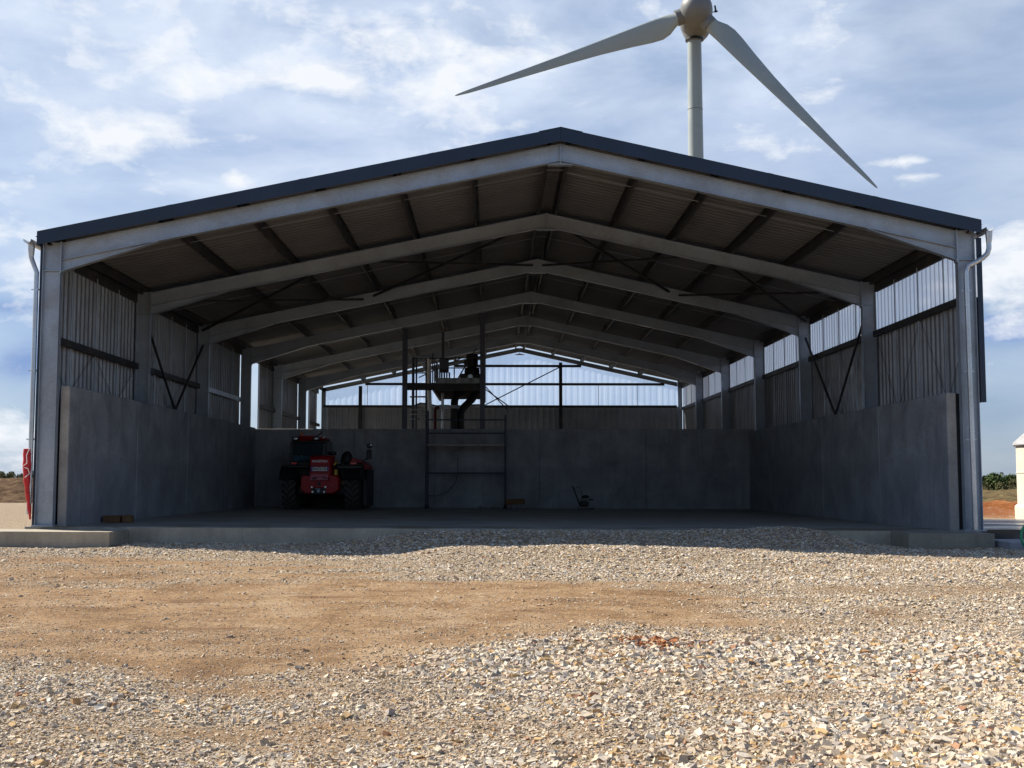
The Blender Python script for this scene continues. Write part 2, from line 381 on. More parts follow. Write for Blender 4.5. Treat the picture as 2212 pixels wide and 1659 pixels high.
def terrain(x, y):
    z = -0.66 + 0.36 * sm(6, 19.5, y)
    z = z + 0.07 * sm(19.5, 22.0, y)
    z = z - 0.07 * sm(4, 9, x) * sm(15, 21, y)
    z = z + 0.05 * (fbm(x, y, 0.35, 1) - 0.5) * 2 * sm(0, 6, y) * (1 - sm(26, 40, y)) + 0.018 * (fbm(x, y, 1.9, 2) - 0.5) * 2
    # gravel tipped against the slab
    ramp = sm(-3.2, -1.2, x) * (1 - sm(5.6, 7.2, x)) * sm(20.0, 22.3, y) * (1 - sm(22.9, 23.4, y))
    z = z + ramp * (0.225 + 0.06 * sm(3, 6, x) + 0.03 * (fbm(x, y, 1.5, 3) - 0.5))
    mound = np.exp(-((y - 19.1) / 1.15) ** 2) * sm(-2.0, -0.4, x) * (1 - 0.75 * sm(2.0, 8.0, x)) * 0.17
    z = z + mound * (0.8 + 0.4 * fbm(x, y, 1.3, 5))
    z = z + 0.05 * np.exp(-((y - 10.5) / 0.5) ** 2) * sm(-1.5, 0.5, x) * (0.5 + fbm(x, y, 1.0, 6))   # ridge of the nearer gravel
    z = z - 0.022 * np.exp(-((y - (12.2 + 0.10 * x)) / 0.20) ** 2) - 0.022 * np.exp(-((y - (14.0 + 0.10 * x)) / 0.22) ** 2) + 0.03 * (fbm(x * 0.35, y * 1.6, 1.1, 12) - 0.5)
    z = z + 0.05 * sm(-1.5, -3.2, x) * (1 - sm(9.9, 11.0, y)) * 1.0
    # under the building keep low
    ins = sm(-9.5, -9.0, x) * (1 - sm(9.1, 9.5, x)) * sm(22.9, 23.3, y) * (1 - sm(58, 60, y))
    z = z * (1 - ins) + (-0.55) * ins
    # left earth bank and far ground
    bl = (1 - sm(-13, -10, x)) * sm(66, 72, y) * (1 - sm(92, 110, y))
    z = z + bl * (1.12 + 0.35 * (fbm(x, y, 0.12, 8) - 0.5) + 0.35 * (fbm(x, y, 0.9, 9) - 0.5))
    # right: orange berm then weedy bank
    rx = sm(9.6, 10.2, x)
    br = rx * (sm(39.5, 41.0, y) * 0.42 + sm(52, 66, y) * (0.08 + 0.3 * (fbm(x, y, 0.35, 10) - 0.5)) + sm(39.5, 41, y) * 0.15 * (fbm(x, y, 1.2, 11) - 0.5))
    z = z + br * (1 - sm(78, 100, y))
    z = z - 5.0 * sm(95, 170, y) - 0.0
    ap = rx * sm(23.5, 24.2, y) * (1 - sm(38.3, 39.3, y))
    z = z * (1 - ap) + ap * (-0.55)
    return z
def axis_pts(lo, hi, step, far, grow=1.18):
    a = list(np.arange(lo, hi + 1e-6, step)); s = step; x = a[-1]; right = []
    while x < far: s *= grow; x += s; right.append(x)
    s = step; x = a[0]; left = []
    while x > -far: s *= grow; x -= s; left.append(x)
    return np.array(left[::-1] + a + right)
gx = axis_pts(-13, 13, 0.085, 3500, 1.12)
gy = np.concatenate([axis_pts(4.5, 24.0, 0.085, 25, 1.5)[:0], np.array([-60, -30, -15, -8, -4, -1, 1, 2.5, 3.6, 4.2]), np.arange(4.5, 24.0, 0.085), np.arange(24, 44, 0.4), np.arange(44, 112, 0.7)])
s_, y_ = 0.7, gy[-1]; ext = []
while y_ < 5000: s_ *= 1.12; y_ += s_; ext.append(y_)
gy = np.concatenate([gy, ext])
GX, GY = np.meshgrid(gx, gy); GZ = terrain(GX, GY)
def bump2(x, y, cx, cy, rx, ry): return np.exp(-(((x - cx) / rx) ** 2 + ((y - cy) / ry) ** 2) ** 1.6)
def gravel_mask(x, y):
    """0 = bare sandy earth, 1 = loose gravel"""
    w = (fbm(x, y, 0.45, 21) - 0.5) * 2.0
    xx = x + w * 1.6; yy = y + (fbm(x, y, 0.6, 22) - 0.5) * 3.0 + (fbm(x, y, 3.0, 27) - 0.5) * 0.7
    g = np.ones_like(x) * 0.95
    g -= 0.95 * bump2(xx, yy, -5.0, 12.9, 6.0, 3.5)        # long sandy band
    g -= 0.9 * bump2(xx, yy, -0.4, 13.3, 2.3, 2.2)
    g -= 0.6 * bump2(xx, yy, -2.6, 10.6, 1.9, 1.5)
    g -= 0.56 * bump2(xx, yy, -6.0, 18.2, 5.2, 2.0)
    g -= 0.34 * bump2(xx, yy, 5.6, 14.6, 3.6, 0.7)
    g -= 0.4 * bump2(xx, yy, 2.3, 12.4, 2.0, 0.7)
    g -= 0.34 * bump2(xx, yy, 2.0, 8.8, 1.2, 1.0)
    g -= 0.48 * bump2(xx, yy, -1.9, 9.0, 1.5, 1.0)
    g -= 0.36 * bump2(xx, yy, -0.6, 7.2, 2.0, 0.7)
    g -= 0.30 * bump2(xx, yy, -3.5, 7.6, 1.2, 0.6)
    g -= 0.35 * bump2(xx, yy, 7.3, 21.3, 1.3, 0.3)
    g += 0.25 * bump2(x, y, 1.2, 9.9, 2.4, 0.8)
    g += (fbm(x * 0.5, y * 1.5, 1.3, 23, 5) - 0.5) * 1.0
    g = np.maximum(g, 0.10 + 0.5 * (fbm(x * 0.6, y * 1.7, 2.6, 24) - 0.42))
    return np.clip(g, 0.0, 1)
gm = gravel_mask(GX, GY)
me = bpy.data.meshes.new('ground'); nx, ny = len(gx), len(gy)
V = np.stack([GX, GY, GZ], -1).reshape(-1, 3).astype(np.float32)
idx = np.arange(nx * ny).reshape(ny, nx); F = np.stack([idx[:-1, :-1], idx[:-1, 1:], idx[1:, 1:], idx[1:, :-1]], -1).reshape(-1, 4)
def fill_mesh(me, V, F):
    k = F.shape[1]
    me.vertices.add(len(V)); me.vertices.foreach_set('co', V.ravel())
    me.loops.add(F.size); me.loops.foreach_set('vertex_index', F.ravel().astype(np.int32))
    me.polygons.add(len(F)); me.polygons.foreach_set('loop_start', np.arange(0, F.size, k, dtype=np.int32))
    try: me.polygons.foreach_set('loop_total', np.full(len(F), k, dtype=np.int32))
    except Exception: pass
    me.update(calc_edges=True)
fill_mesh(me, V, F)
red = np.clip(np.exp(-((GX - 1.4) / 0.45) ** 2 - ((GY - 10.5) / 0.25) ** 2) * 1.2 + (GX > 9.6) * sm(39, 40, GY) * (1 - sm(43, 46, GY)) + 0.8 * bump2(GX, GY, -7, 11.6, 2.5, 1.0) * fbm(GX, GY, 1.0, 31) + 0.7 * bump2(GX, GY, 0.0, 21.3, 2.4, 0.5) * fbm(GX, GY, 1.6, 33) + 0.3*(GX < -9)*sm(64, 67, GY)*(1-sm(75, 80, GY)), 0, 1)
veg = (GX > 9.6) * sm(43, 47, GY) + (GX < -9) * sm(65, 68, GY) + sm(100, 120, GY)
for nm, arr in (('gravel', gm), ('red_earth', red), ('weeds', np.clip(veg, 0, 1))):
    at = me.attributes.new(nm, 'FLOAT', 'POINT'); at.data.foreach_set('value', arr.ravel().astype(np.float32))
me.shade_smooth()
m, t, b = new_mat('ground_mix')
v = t.add('ShaderNodeTexCoord').outputs['Object']
def attr(t, n): a = t.add('ShaderNodeAttribute'); a.attribute_name = n; return a
sand = t.ramp(t.noise(v, 1.3, 8, 0.65, 0.3), [(0.30, (0.20, 0.115, 0.055)), (0.5, (0.34, 0.215, 0.115)), (0.70, (0.45, 0.325, 0.205))])
sand = t.mix(1.0, sand, t.ramp(t.noise(v, 22, 8, 0.7), [(0.30, 0.50), (0.68, 1.28)]), 'MULTIPLY')
sand = t.mix(t.ramp(t.noise(t.mapping(v, (0.5, 1.6, 1)), 2.4, 7, 0.7, 0.6), [(0.52, 0.0), (0.66, 0.75)]), sand, (0.15, 0.08, 0.04))
vo = t.add('ShaderNodeTexVoronoi'); t.link(v, vo.inputs['Vector']); vo.inputs['Scale'].default_value = 42
hs = t.add('ShaderNodeSeparateColor'); t.link(vo.outputs['Color'], hs.inputs[0])
peb = t.ramp(hs.outputs[0], [(0.0, (0.20, 0.14, 0.09)), (0.25, (0.36, 0.27, 0.18)), (0.6, (0.50, 0.39, 0.27)), (1.0, (0.64, 0.54, 0.42))])
peb = t.mix(t.ramp(vo.outputs['Distance'], [(0.35, 0.0), (0.75, 0.7)]), peb, (0.20, 0.15, 0.10))
edge = t.noise(v, 9, 6, 0.7)
gfac = t.ramp(t.math('ADD', t.math('MULTIPLY', attr(t, 'gravel').outputs['Fac'], 0.8), t.math('MULTIPLY', edge, 0.5)), [(0.50, 0.0), (0.82, 1.0)])
cc = t.mix(gfac, sand, peb)
rn = t.ramp(t.math('MULTIPLY', attr(t, 'red_earth').outputs['Fac'], t.noise(v, 5, 6, 0.7)), [(0.22, 0.0), (0.5, 0.9)])
cc = t.mix(rn, cc, (0.30, 0.10, 0.035))
far = t.ramp(t.noise(v, 0.9, 8, 0.7), [(0.35, (0.10, 0.07, 0.04)), (0.55, (0.20, 0.14, 0.075)), (0.7, (0.15, 0.15, 0.06))])
cc = t.mix(attr(t, 'weeds').outputs['Fac'], cc, far)
t.link(cc, b.inputs['Base Color']); b.inputs['Roughness'].default_value = 0.95; b.inputs['Specular IOR Level'].default_value = 0.2
bn = t.add('ShaderNodeBump'); bn.inputs['Strength'].default_value = 0.9; bn.inputs['Distance'].default_value = 0.035
hh = t.math('ADD', t.math('MULTIPLY', t.noise(v, 18, 8, 0.75), 0.8), t.math('MULTIPLY', t.math('SUBTRACT', 0.8, vo.outputs['Distance']), t.math('MULTIPLY', gfac, 0.9)))
t.link(hh, bn.inputs['Height']); t.link(bn.outputs[0], b.inputs['Normal'])
me.materials.append(m); ground = bpy.data.objects.new('ground', me); col.objects.link(ground)
setp(ground, 'uneven building-site ground of orange-brown earth and pale crushed stone', 'ground', kind='structure')

def bank(x0, x1, y0, y1, step, amp, mat, label):
    xs = np.arange(x0, x1, step); ys = np.arange(y0, y1, step); X_, Y_ = np.meshgrid(xs, ys)
    rag = (fbm(X_, Y_, 0.5, 51) - 0.45) * amp + (fbm(X_, Y_, 1.9, 52) - 0.5) * amp * 0.5 + (fbm(X_, Y_, 6.0, 53) - 0.5) * amp * 0.2
    ed = sm(y0, y0 + 1.5, Y_) * (1 - sm(y1 - 2, y1, Y_)); Z_ = terrain(X_, Y_) + rag * ed + 0.05 * ed - 0.10 * (1 - ed)
    me = bpy.data.meshes.new('embankment'); i_ = np.arange(X_.size).reshape(X_.shape)
    fill_mesh(me, np.stack([X_, Y_, Z_], -1).reshape(-1, 3).astype(np.float32), np.stack([i_[:-1, :-1], i_[:-1, 1:], i_[1:, 1:], i_[1:, :-1]], -1).reshape(-1, 4))
    me.shade_smooth(); me.materials.append(mat); o = bpy.data.objects.new('embankment', me); col.objects.link(o)
    return setp(o, label, 'earth bank', kind='structure')
def soil(name, c0, c1, c2):
    m, t, b = new_mat(name); v = t.add('ShaderNodeTexCoord').outputs['Object']
    cc = t.ramp(t.noise(v, 1.6, 8, 0.75, 0.4), [(0.36, c0), (0.52, c1), (0.66, c2)]); t.link(cc, b.inputs['Base Color']); b.inputs['Roughness'].default_value = 1.0
    b.inputs['Specular IOR Level'].default_value = 0.1
    bn = t.add('ShaderNodeBump'); bn.inputs['Strength'].default_value = 1.0; bn.inputs['Distance'].default_value = 0.12; t.link(t.noise(v, 5, 8, 0.75), bn.inputs['Height']); t.link(bn.outputs[0], b.inputs['Normal'])
    return m
bank(-62, -20, 65, 90, 0.16, 0.55, soil('dug_brown_earth', (0.07, 0.04, 0.025), (0.14, 0.085, 0.05), (0.20, 0.15, 0.08)), 'rough dug brown earth bank left of the shed')
bank(12, 44, 39.4, 45.5, 0.12, 0.28, soil('orange_clay', (0.20, 0.07, 0.025), (0.33, 0.13, 0.05), (0.40, 0.20, 0.09)), 'low orange clay berm behind the paved apron')
bank(16, 62, 44.5, 84, 0.18, 0.40, soil('weedy_brown_earth', (0.08, 0.055, 0.03), (0.18, 0.13, 0.065), (0.20, 0.19, 0.08)), 'weedy brown earth bank in front of the far trees')
# ------------------------------------------------------------------ loose stones
def ico():
    p = (1 + 5 ** 0.5) / 2
    v = np.array([(-1, p, 0), (1, p, 0), (-1, -p, 0), (1, -p, 0), (0, -1, p), (0, 1, p), (0, -1, -p), (0, 1, -p), (p, 0, -1), (p, 0, 1), (-p, 0, -1), (-p, 0, 1)], float)
    v /= np.linalg.norm(v[0])
    f = np.array([(0, 11, 5), (0, 5, 1), (0, 1, 7), (0, 7, 10), (0, 10, 11), (1, 5, 9), (5, 11, 4), (11, 10, 2), (10, 7, 6), (7, 1, 8), (3, 9, 4), (3, 4, 2), (3, 2, 6), (3, 6, 8), (3, 8, 9), (4, 9, 5), (2, 4, 11), (6, 2, 10), (8, 6, 7), (9, 8, 1)])
    return v, f
def octa():
    v = np.array([(1, 0, 0), (0.3, 0.95, 0.1), (-0.8, 0.6, 0), (-0.85, -0.55, 0.1), (0.25, -0.95, 0), (0.1, 0.1, 1), (-0.1, 0, -1)], float)
    f = np.array([(i, (i + 1) % 5, 5) for i in range(5)] + [((i + 1) % 5, i, 6) for i in range(5)]); return v, f
def slate():
    v = np.array([(1, 0.1, .8), (0.25, 0.95, 1), (-0.85, 0.55, .9), (-0.8, -0.6, .8), (0.35, -0.9, 1), (1.05, 0.0, -.9), (0.3, 1.0, -1), (-0.95, 0.5, -1), (-0.8, -0.7, -.9), (0.4, -1.0, -1)], float)
    f = [(0, 1, 2), (0, 2, 3), (0, 3, 4), (5, 7, 6), (5, 8, 7), (5, 9, 8)]
    for i in range(5): j = (i + 1) % 5; f += [(i, 5 + i, 5 + j), (i, 5 + j, j)]
    return v, np.array(f)
def rand_rot(n, tilt):
    az = RNG.uniform(0, 2*pi, n); tx = RNG.normal(0, tilt, n); ty = RNG.normal(0, tilt, n)
    def rz(a): c, s, o, l = np.cos(a), np.sin(a), np.zeros(n), np.ones(n); return np.stack([c, -s, o, s, c, o, o, o, l], -1).reshape(n, 3, 3)
    def rx(a): c, s, o, l = np.cos(a), np.sin(a), np.zeros(n), np.ones(n); return np.stack([l, o, o, o, c, -s, o, s, c], -1).reshape(n, 3, 3)
    def ry(a): c, s, o, l = np.cos(a), np.sin(a), np.zeros(n), np.ones(n); return np.stack([c, o, s, o, l, o, -s, o, c], -1).reshape(n, 3, 3)
    return np.einsum('nij,njk,nkl->nil', ry(ty), rx(tx), rz(az))
PAL = np.array([(0.62, 0.53, 0.41), (0.54, 0.44, 0.32), (0.70, 0.64, 0.54), (0.46, 0.42, 0.37), (0.58, 0.40, 0.20), (0.33, 0.30, 0.28), (0.50, 0.31, 0.15), (0.80, 0.73, 0.62), (0.38, 0.20, 0.12), (0.58, 0.45, 0.35), (0.22, 0.19, 0.17)])
PW = np.array([.22, .2, .14, .1, .07, .08, .04, .05, .02, .06, .02]); PW = PW / PW.sum()
def stone_field(y0, y1, n, smean, shape, bigfn):
    u = RNG.uniform(0, 1, n); y = np.sqrt(y0**2 + u * (y1**2 - y0**2)); x = RNG.uniform(-0.47, 0.47, n) * (y + 1.0)
    g = gravel_mask(x, y); keep = RNG.uniform(0, 1, n) < (0.30 + 0.70 * g ** 1.3) * (0.35 + 1.3 * fbm(x, y * 1.6, 0.9, 41) )
    keep &= ~((y > 21.3) & ((x < -6.65) | (x > 7.35))); keep &= y < 22.72
    x, y, g = x[keep], y[keep], g[keep]; n = len(x)
    s = smean * np.exp(RNG.normal(0, 0.46, n)) * (0.42 + 0.62 * g) * bigfn(x, y)
    s = np.minimum(s, 0.042)
    z = terrain(x, y)
    bv, bf = shape(); nv = len(bv)
    P = bv[None] * (1 + RNG.uniform(-0.3, 0.22, (n, nv, 1)))
    P = P + RNG.normal(0, 0.08, (n, nv, 3))
    sc = np.stack([np.ones(n), RNG.uniform(0.5, 0.95, n), RNG.uniform(0.22, 0.6, n)], -1) * s[:, None]
    P = P * sc[:, None, :]
    P = np.einsum('nij,nvj->nvi', rand_rot(n, 0.32), P)
    P = P + np.stack([x, y, z + s * 0.12 * RNG.uniform(-1.0, 1.8, n)], -1)[:, None, :]
    F = bf[None] + (np.arange(n) * nv)[:, None, None]
    ci = RNG.choice(len(PAL), n, p=PW); c = PAL[ci] * RNG.uniform(0.78, 1.12, (n, 1))
    dirt = np.clip(1 - g, 0, 1)[:, None] * 0.5; c = c * (1 - dirt) + np.array([[0.42, 0.28, 0.15]]) * dirt
    redm = (np.exp(-((x - 1.4) / 0.5) ** 2 - ((y - 10.5) / 0.25) ** 2) > RNG.uniform(0.25, 0.9, n)) & (RNG.uniform(0, 1, n) < 0.6)
    c[redm] = np.array([0.33, 0.13, 0.05])
    C = np.repeat(np.concatenate([c, np.ones((n, 1))], -1)[:, None, :], nv, 1)
    return P.reshape(-1, 3), F.reshape(-1, 3), C.reshape(-1, 4)
def big_near(x, y):
    k = np.ones_like(x)
    k += 0.7 * bump2(x, y, 1.2, 10.1, 2.6, 1.0) + 0.9 * bump2(x, y, 2.9, 6.9, 2.2, 0.75) + 0.5 * bump2(x, y, 4.6, 9.8, 1.5, 1.2) - 0.15 * bump2(x, y, -4, 8.5, 2.5, 2)
    return k
m, t, b = new_mat('crushed_stone'); a = attr(t, 'stone_colour')
vv = t.add('ShaderNodeTexCoord').outputs['Object']
t.link(t.mix(1.0, a.outputs['Color'], t.ramp(t.noise(vv, 45, 5, 0.7), [(0.3, 0.80), (0.7, 1.12)]), 'MULTIPLY'), b.inputs['Base Color']); b.inputs['Roughness'].default_value = 0.85
b.inputs['Specular IOR Level'].default_value = 0.3
ones = lambda x, y: np.ones_like(x)
parts = [stone_field(5.2, 11.8, 165000, 0.0108, slate, big_near), stone_field(11.8, 22.7, 220000, 0.0150, octa, lambda x, y: np.ones_like(x) + 0.45 * bump2(x, y, 1, 20.6, 5, 1.6)),
         stone_field(5.2, 13, 150000, 0.0075, octa, ones), stone_field(5.2, 20, 700, 0.030, slate, ones)]
vo_, Vs, Fs, Cs = 0, [], [], []
for P, Fp, Cp in parts: Vs.append(P); Fs.append(Fp + vo_); Cs.append(Cp); vo_ += len(P)
me = bpy.data.meshes.new('gravel'); fill_mesh(me, np.concatenate(Vs).astype(np.float32), np.concatenate(Fs))
at = me.color_attributes.new('stone_colour', 'FLOAT_COLOR', 'POINT'); at.data.foreach_set('color', np.concatenate(Cs).astype(np.float32).ravel())
me.shade_flat(); me.materials.append(m); gr = bpy.data.objects.new('gravel', me); col.objects.link(gr)
setp(gr, 'loose pale crushed stones scattered over the yard in front of the open shed', 'gravel', kind='stuff')

# ------------------------------------------------------------------ floor slab, apron
mb = MB()                         # floor falls 9 cm from left to right
def slabtop(x): return 0.068 - 0.0055 * (x + 8.6)
def slab_piece(mb, x0, x1, y0, y1, zb=-0.6, dz=0.0):
    vs = [(x0, y0, zb), (x1, y0, zb), (x1, y1, zb), (x0, y1, zb), (x0, y0, slabtop(x0)+dz), (x1, y0, slabtop(x1)+dz), (x1, y1, slabtop(x1)+dz), (x0, y1, slabtop(x0)+dz)]
    mb.add(vs, [(3, 2, 1, 0), (4, 5, 6, 7), (0, 1, 5, 4), (1, 2, 6, 5), (2, 3, 7, 6), (3, 0, 4, 7)])
slab_piece(mb, -8.75, 9.2, 22.62, 59.2)
m, t, b = new_mat('floor_concrete_slab')
v = t.add('ShaderNodeTexCoord').outputs['Object']
cc = t.ramp(t.noise(v, 0.7, 8, 0.6, 0.4), [(0.3, (0.27, 0.26, 0.235)), (0.6, (0.38, 0.37, 0.335)), (0.8, (0.46, 0.43, 0.36))])
st = t.ramp(t.noise(t.mapping(v, (0.35, 2.2, 1)), 1.6, 7, 0.62, 0.5), [(0.57, 0.0), (0.68, 0.8)])
cc = t.mix(st, cc, (0.06, 0.055, 0.05))
sepn = t.add('ShaderNodeSeparateXYZ'); t.link(v, sepn.inputs[0])
rust = t.math('MULTIPLY', t.ramp(t.noise(v, 0.8, 5, 0.6), [(0.42, 0.0), (0.6, 0.7)]), t.math('LESS_THAN', sepn.outputs[1], 24.0))
cc = t.mix(rust, cc, (0.17, 0.12, 0.06))
# pour joints
jx = t.math('LESS_THAN', t.math('ABSOLUTE', t.math('SUBTRACT', t.math('FRACT', t.math('DIVIDE', t.math('SUBTRACT', sepn.outputs[1], 22.76), 6.0)), 0.5)), 0.0012)
cc = t.mix(jx, cc, (0.03, 0.03, 0.03))
t.link(cc, b.inputs['Base Color']); t.link(t.ramp(st, [(0.0, 0.62), (0.8, 0.3)]), b.inputs['Roughness'])
bn = t.add('ShaderNodeBump'); bn.inputs['Strength'].default_value = 0.25; bn.inputs['Distance'].default_value = 0.01
t.link(t.noise(v, 12, 7, 0.65), bn.inputs['Height']); t.link(bn.outputs[0], b.inputs['Normal'])
o = mb.build('concrete_floor', m); setp(o, 'stained grey concrete floor slab of the open shed with a pale front edge', 'floor', kind='structure')
mb = MB(); mb.add([(-6.815, 22.614, -0.6), (7.495, 22.614, -0.6), (7.495, 22.619, -0.6), (-6.815, 22.619, -0.6), (-6.815, 22.614, slabtop(-6.8) - 0.006), (7.495, 22.614, slabtop(7.5) - 0.006), (7.495, 22.619, slabtop(7.5) - 0.006), (-6.815, 22.619, slabtop(-6.8) - 0.006)],
    [(3, 2, 1, 0), (4, 5, 6, 7), (0, 1, 5, 4), (1, 2, 6, 5), (2, 3, 7, 6), (3, 0, 4, 7)])
o = mb.build('slab_edge', M['kerb']); setp(o, 'rough cast front edge of the concrete floor', 'floor', kind='structure')
mb = MB(); slab_piece(mb, -16.0, -6.82, 21.5, 22.61, -0.6, -0.045)
o = mb.build('concrete_footing', M['kerb']); setp(o, 'long sunlit raw concrete footing at the foot of the left steel column', 'footing', 'concrete footings at the slab corners')
mb = MB(); slab_piece(mb, 7.5, 9.06, 21.65, 22.61, -0.6, -0.006)
o = mb.build('concrete_footing', M['footing']); setp(o, 'shaded concrete footing block under the right steel column', 'footing', 'concrete footings at the slab corners')
mb = MB(); mb.add([(9.22, 23.6, -0.03), (60, 23.6, -0.03), (60, 38.6, -0.30), (9.22, 38.6, -0.30), (9.22, 23.6, -0.6), (60, 23.6, -0.6), (60, 38.6, -0.7), (9.22, 38.6, -0.7)],
                  [(0, 1, 2, 3), (4, 5, 1, 0), (5, 6, 2, 1), (6, 7, 3, 2), (7, 4, 0, 3), (7, 6, 5, 4)])
m, t, b = new_mat('wet_tarmac'); v = t.add('ShaderNodeTexCoord').outputs['Object']
n = t.noise(t.mapping(v, (0.5, 1.5, 1)), 0.8, 6, 0.6, 0.3)
t.link(t.ramp(n, [(0.4, (0.06, 0.06, 0.065)), (0.6, (0.16, 0.16, 0.165))]), b.inputs['Base Color']); t.link(t.ramp(n, [(0.42, 0.16), (0.6, 0.75)]), b.inputs['Roughness'])
o = mb.build('apron', m); setp(o, 'damp dark paved apron between the shed and the white tank', 'paving', kind='structure')
mb = MB(); mb.cbox((9.14, 21.2, -0.7), (10.6, 22.3, -0.16), 0.012)
o = mb.build('concrete_block', M['block']); setp(o, 'smooth grey concrete block beside the right footing, behind the green hose', 'block')

# ------------------------------------------------------------------ the shed
shed = empty('open_shed', (0, D0, 0), 'large open-fronted steel farm shed with galvanised frames, navy verge trim and a concrete floor', 'shed')
SH = Vector((0, D0, 0))
def P_(mb, name, mat, smooth=False, parent=None):
    """build in world coordinates, parent to the shed (or to one of its parts)"""
    par = parent or shed
    off = SH
    mb.v = [(x - off.x, y - off.y, z - off.z) for x, y, z in mb.v]
    return mb.build(name, mat, par, smooth)
APX = 1.285; ZA = 7.42; SLL = 0.2065; SLR = 0.2190; HD = 0.33
def ztop(x): return ZA - (SLL * (APX - x) if x < APX else SLR * (x - APX))
FW = 0.15
for pi_, Y in enumerate(YS):
    last = pi_ == NP - 1
    hd = HD if not last else 0.2
    for side in (-1, 1):
        xo = XL if side < 0 else XR; xi = xo - side * 0.335
        mb = MB(); zt = ztop(xi) - 0.005 + (0.08 if last else 0); zb = slabtop(xo) + 0.012
        xc = (xo + xi) / 2; dpt = 0.335 if not last else 0.2
        if last: xc = xo - side * (0.26 if side < 0 else 0.1)
        # I section standing upright, web in the XZ plane
        prof = [(b_, a_) for a_, b_ in Iprof(dpt, FW if not last else 0.12)]
        mb.sweep(prof, (xc, Y, zb), (xc, Y, zt), (1, 0, 0), (0, 1, 0))
        mb.box((xc - dpt/2 - 0.04, Y - 0.13, zb - 0.012), (xc + dpt/2 + 0.04, Y + 0.13, zb + 0.012))       # foot plate
        if not last:
            zs = (4.914 if side < 0 else 5.179)
            for yy in (-1, 1): mb.box((xo - side*0.014, Y + yy*0.006, zs - 0.006), (xi + side*0.014, Y + yy*0.073, zs + 0.006))
            mb.box((xo - side*0.0, Y - FW/2, zt), (xi, Y + FW/2, zt + 0.012))
            for zz in (0.5, 3.2, 4.2, 5.25):
                for xx in (0.10, 0.19): mb.tube([(xo - side*xx, Y - 0.016, zz), (xo - side*xx, Y - 0.004, zz)], 0.013, 6)
        cobj = P_(mb, 'column', M['galv'])
        # rafter
        x0 = xi if not last else xo - side*0.2; mb = MB()
        w = FW if not last else 0.12
        pr = [(a_, b_ - hd/2) for a_, b_ in Iprof(hd, w)]
        p0 = Vector((x0 - side*0.012, Y, ztop(x0))); p1 = Vector((APX + side*0.008, Y, ZA))
        if last: p0.z += 0.08; p1.z += 0.08
        mb.sweep(pr, p0, p1, (0, 1, 0), (0, 0, 1))
        robj = P_(mb, 'rafter', M['galv'])
        if not last:
            mb = MB(); xh = -6.436 if side < 0 else 7.216
            zb0 = ztop(x0) - hd; zl = 4.914 if side < 0 else 5.179; zh = ztop(xh) - hd
            # triangular web and bottom flange
            for yy in (1,):
                mb.add([(x0 - side*0.012, Y-0.004, zb0-0.001), (x0 - side*0.012, Y-0.004, zl), (xh, Y-0.004, zh-0.001), (x0 - side*0.012, Y+0.004, zb0-0.001), (x0 - side*0.012, Y+0.004, zl), (xh, Y+0.004, zh-0.001)],
                       [(0, 1, 2), (5, 4, 3), (0, 3, 4, 1), (1, 4, 5, 2), (2, 5, 3, 0)])
            mb.sweep([(-FW/2, -0.012), (FW/2, -0.012), (FW/2, 0), (-FW/2, 0)], (x0 - side*0.012, Y, zl), (xh, Y, zh - 0.002), (0, 1, 0), (0, 0, 1))
            mb.box((xi + side*0.004, Y - FW/2 - 0.01, zl - 0.05), (xi - side*0.018, Y + FW/2 + 0.01, ztop(xi) + 0.03))   # end plate
            P_(mb, 'haunch', M['galv'], parent=robj)
    mb = MB()   # apex plates
    mb.box((APX - 0.010, Y - FW/2 - 0.01, ZA - hd - 0.06), (APX - 0.0005, Y + FW/2 + 0.01, ZA + 0.005)); mb.box((APX + 0.0005, Y - FW/2 - 0.01, ZA - hd - 0.06), (APX + 0.010, Y + FW/2 + 0.01, ZA + 0.005))
    mb.box((APX - 0.24, Y - FW/2, ZA - hd - 0.075), (APX + 0.24, Y + FW/2, ZA - hd - 0.062))
    for sd in (-1, 1): mb.add([(APX + sd*0.011, Y-0.004, ZA-hd), (APX + sd*0.22, Y-0.004, ZA-hd-0.05), (APX + sd*0.011, Y-0.004, ZA-hd-0.06), (APX + sd*0.011, Y+0.004, ZA-hd), (APX + sd*0.22, Y+0.004, ZA-hd-0.05), (APX + sd*0.011, Y+0.004, ZA-hd-0.06)], [(0, 1, 2), (5, 4, 3), (0, 3, 4, 1), (1, 4, 5, 2), (2, 5, 3, 0)])
    P_(mb, 'apex_plate', M['galv'])
YE = YS[-1]
# purlins : Z sections lying on the rafters
def zprof(s): return [(-0.004, 0), (0.06*s, 0), (0.06*s, 0.003), (0.003*s, 0.003), (0.003*s, 0.197), (-0.055*s, 0.197), (-0.055*s, 0.20), (0.0, 0.20)]
pl = [APX - 0.19 - 1.49 * i for i in range(7)]; pl[-1] = XL + 0.14
prt = [APX + 0.19 + 1.43 * i for i in range(6)]; prt[-1] = XR - 0.12
for x in pl + prt:
    mb = MB(); s = -1 if x < APX else 1
    mb.sweep(zprof(s), (x, D0 - 0.10, ztop(x) + 0.003), (x, YE + 0.3, ztop(x) + 0.003), (1, 0, 0), (0, 0, 1))
    for Y in YS[:-1]: mb.box((x - 0.012*s, Y - 0.05, ztop(x) + 0.004), (x - 0.005*s, Y + 0.05, ztop(x) + 0.16))   # cleats
    P_(mb, 'purlin', M['galv_dark'])
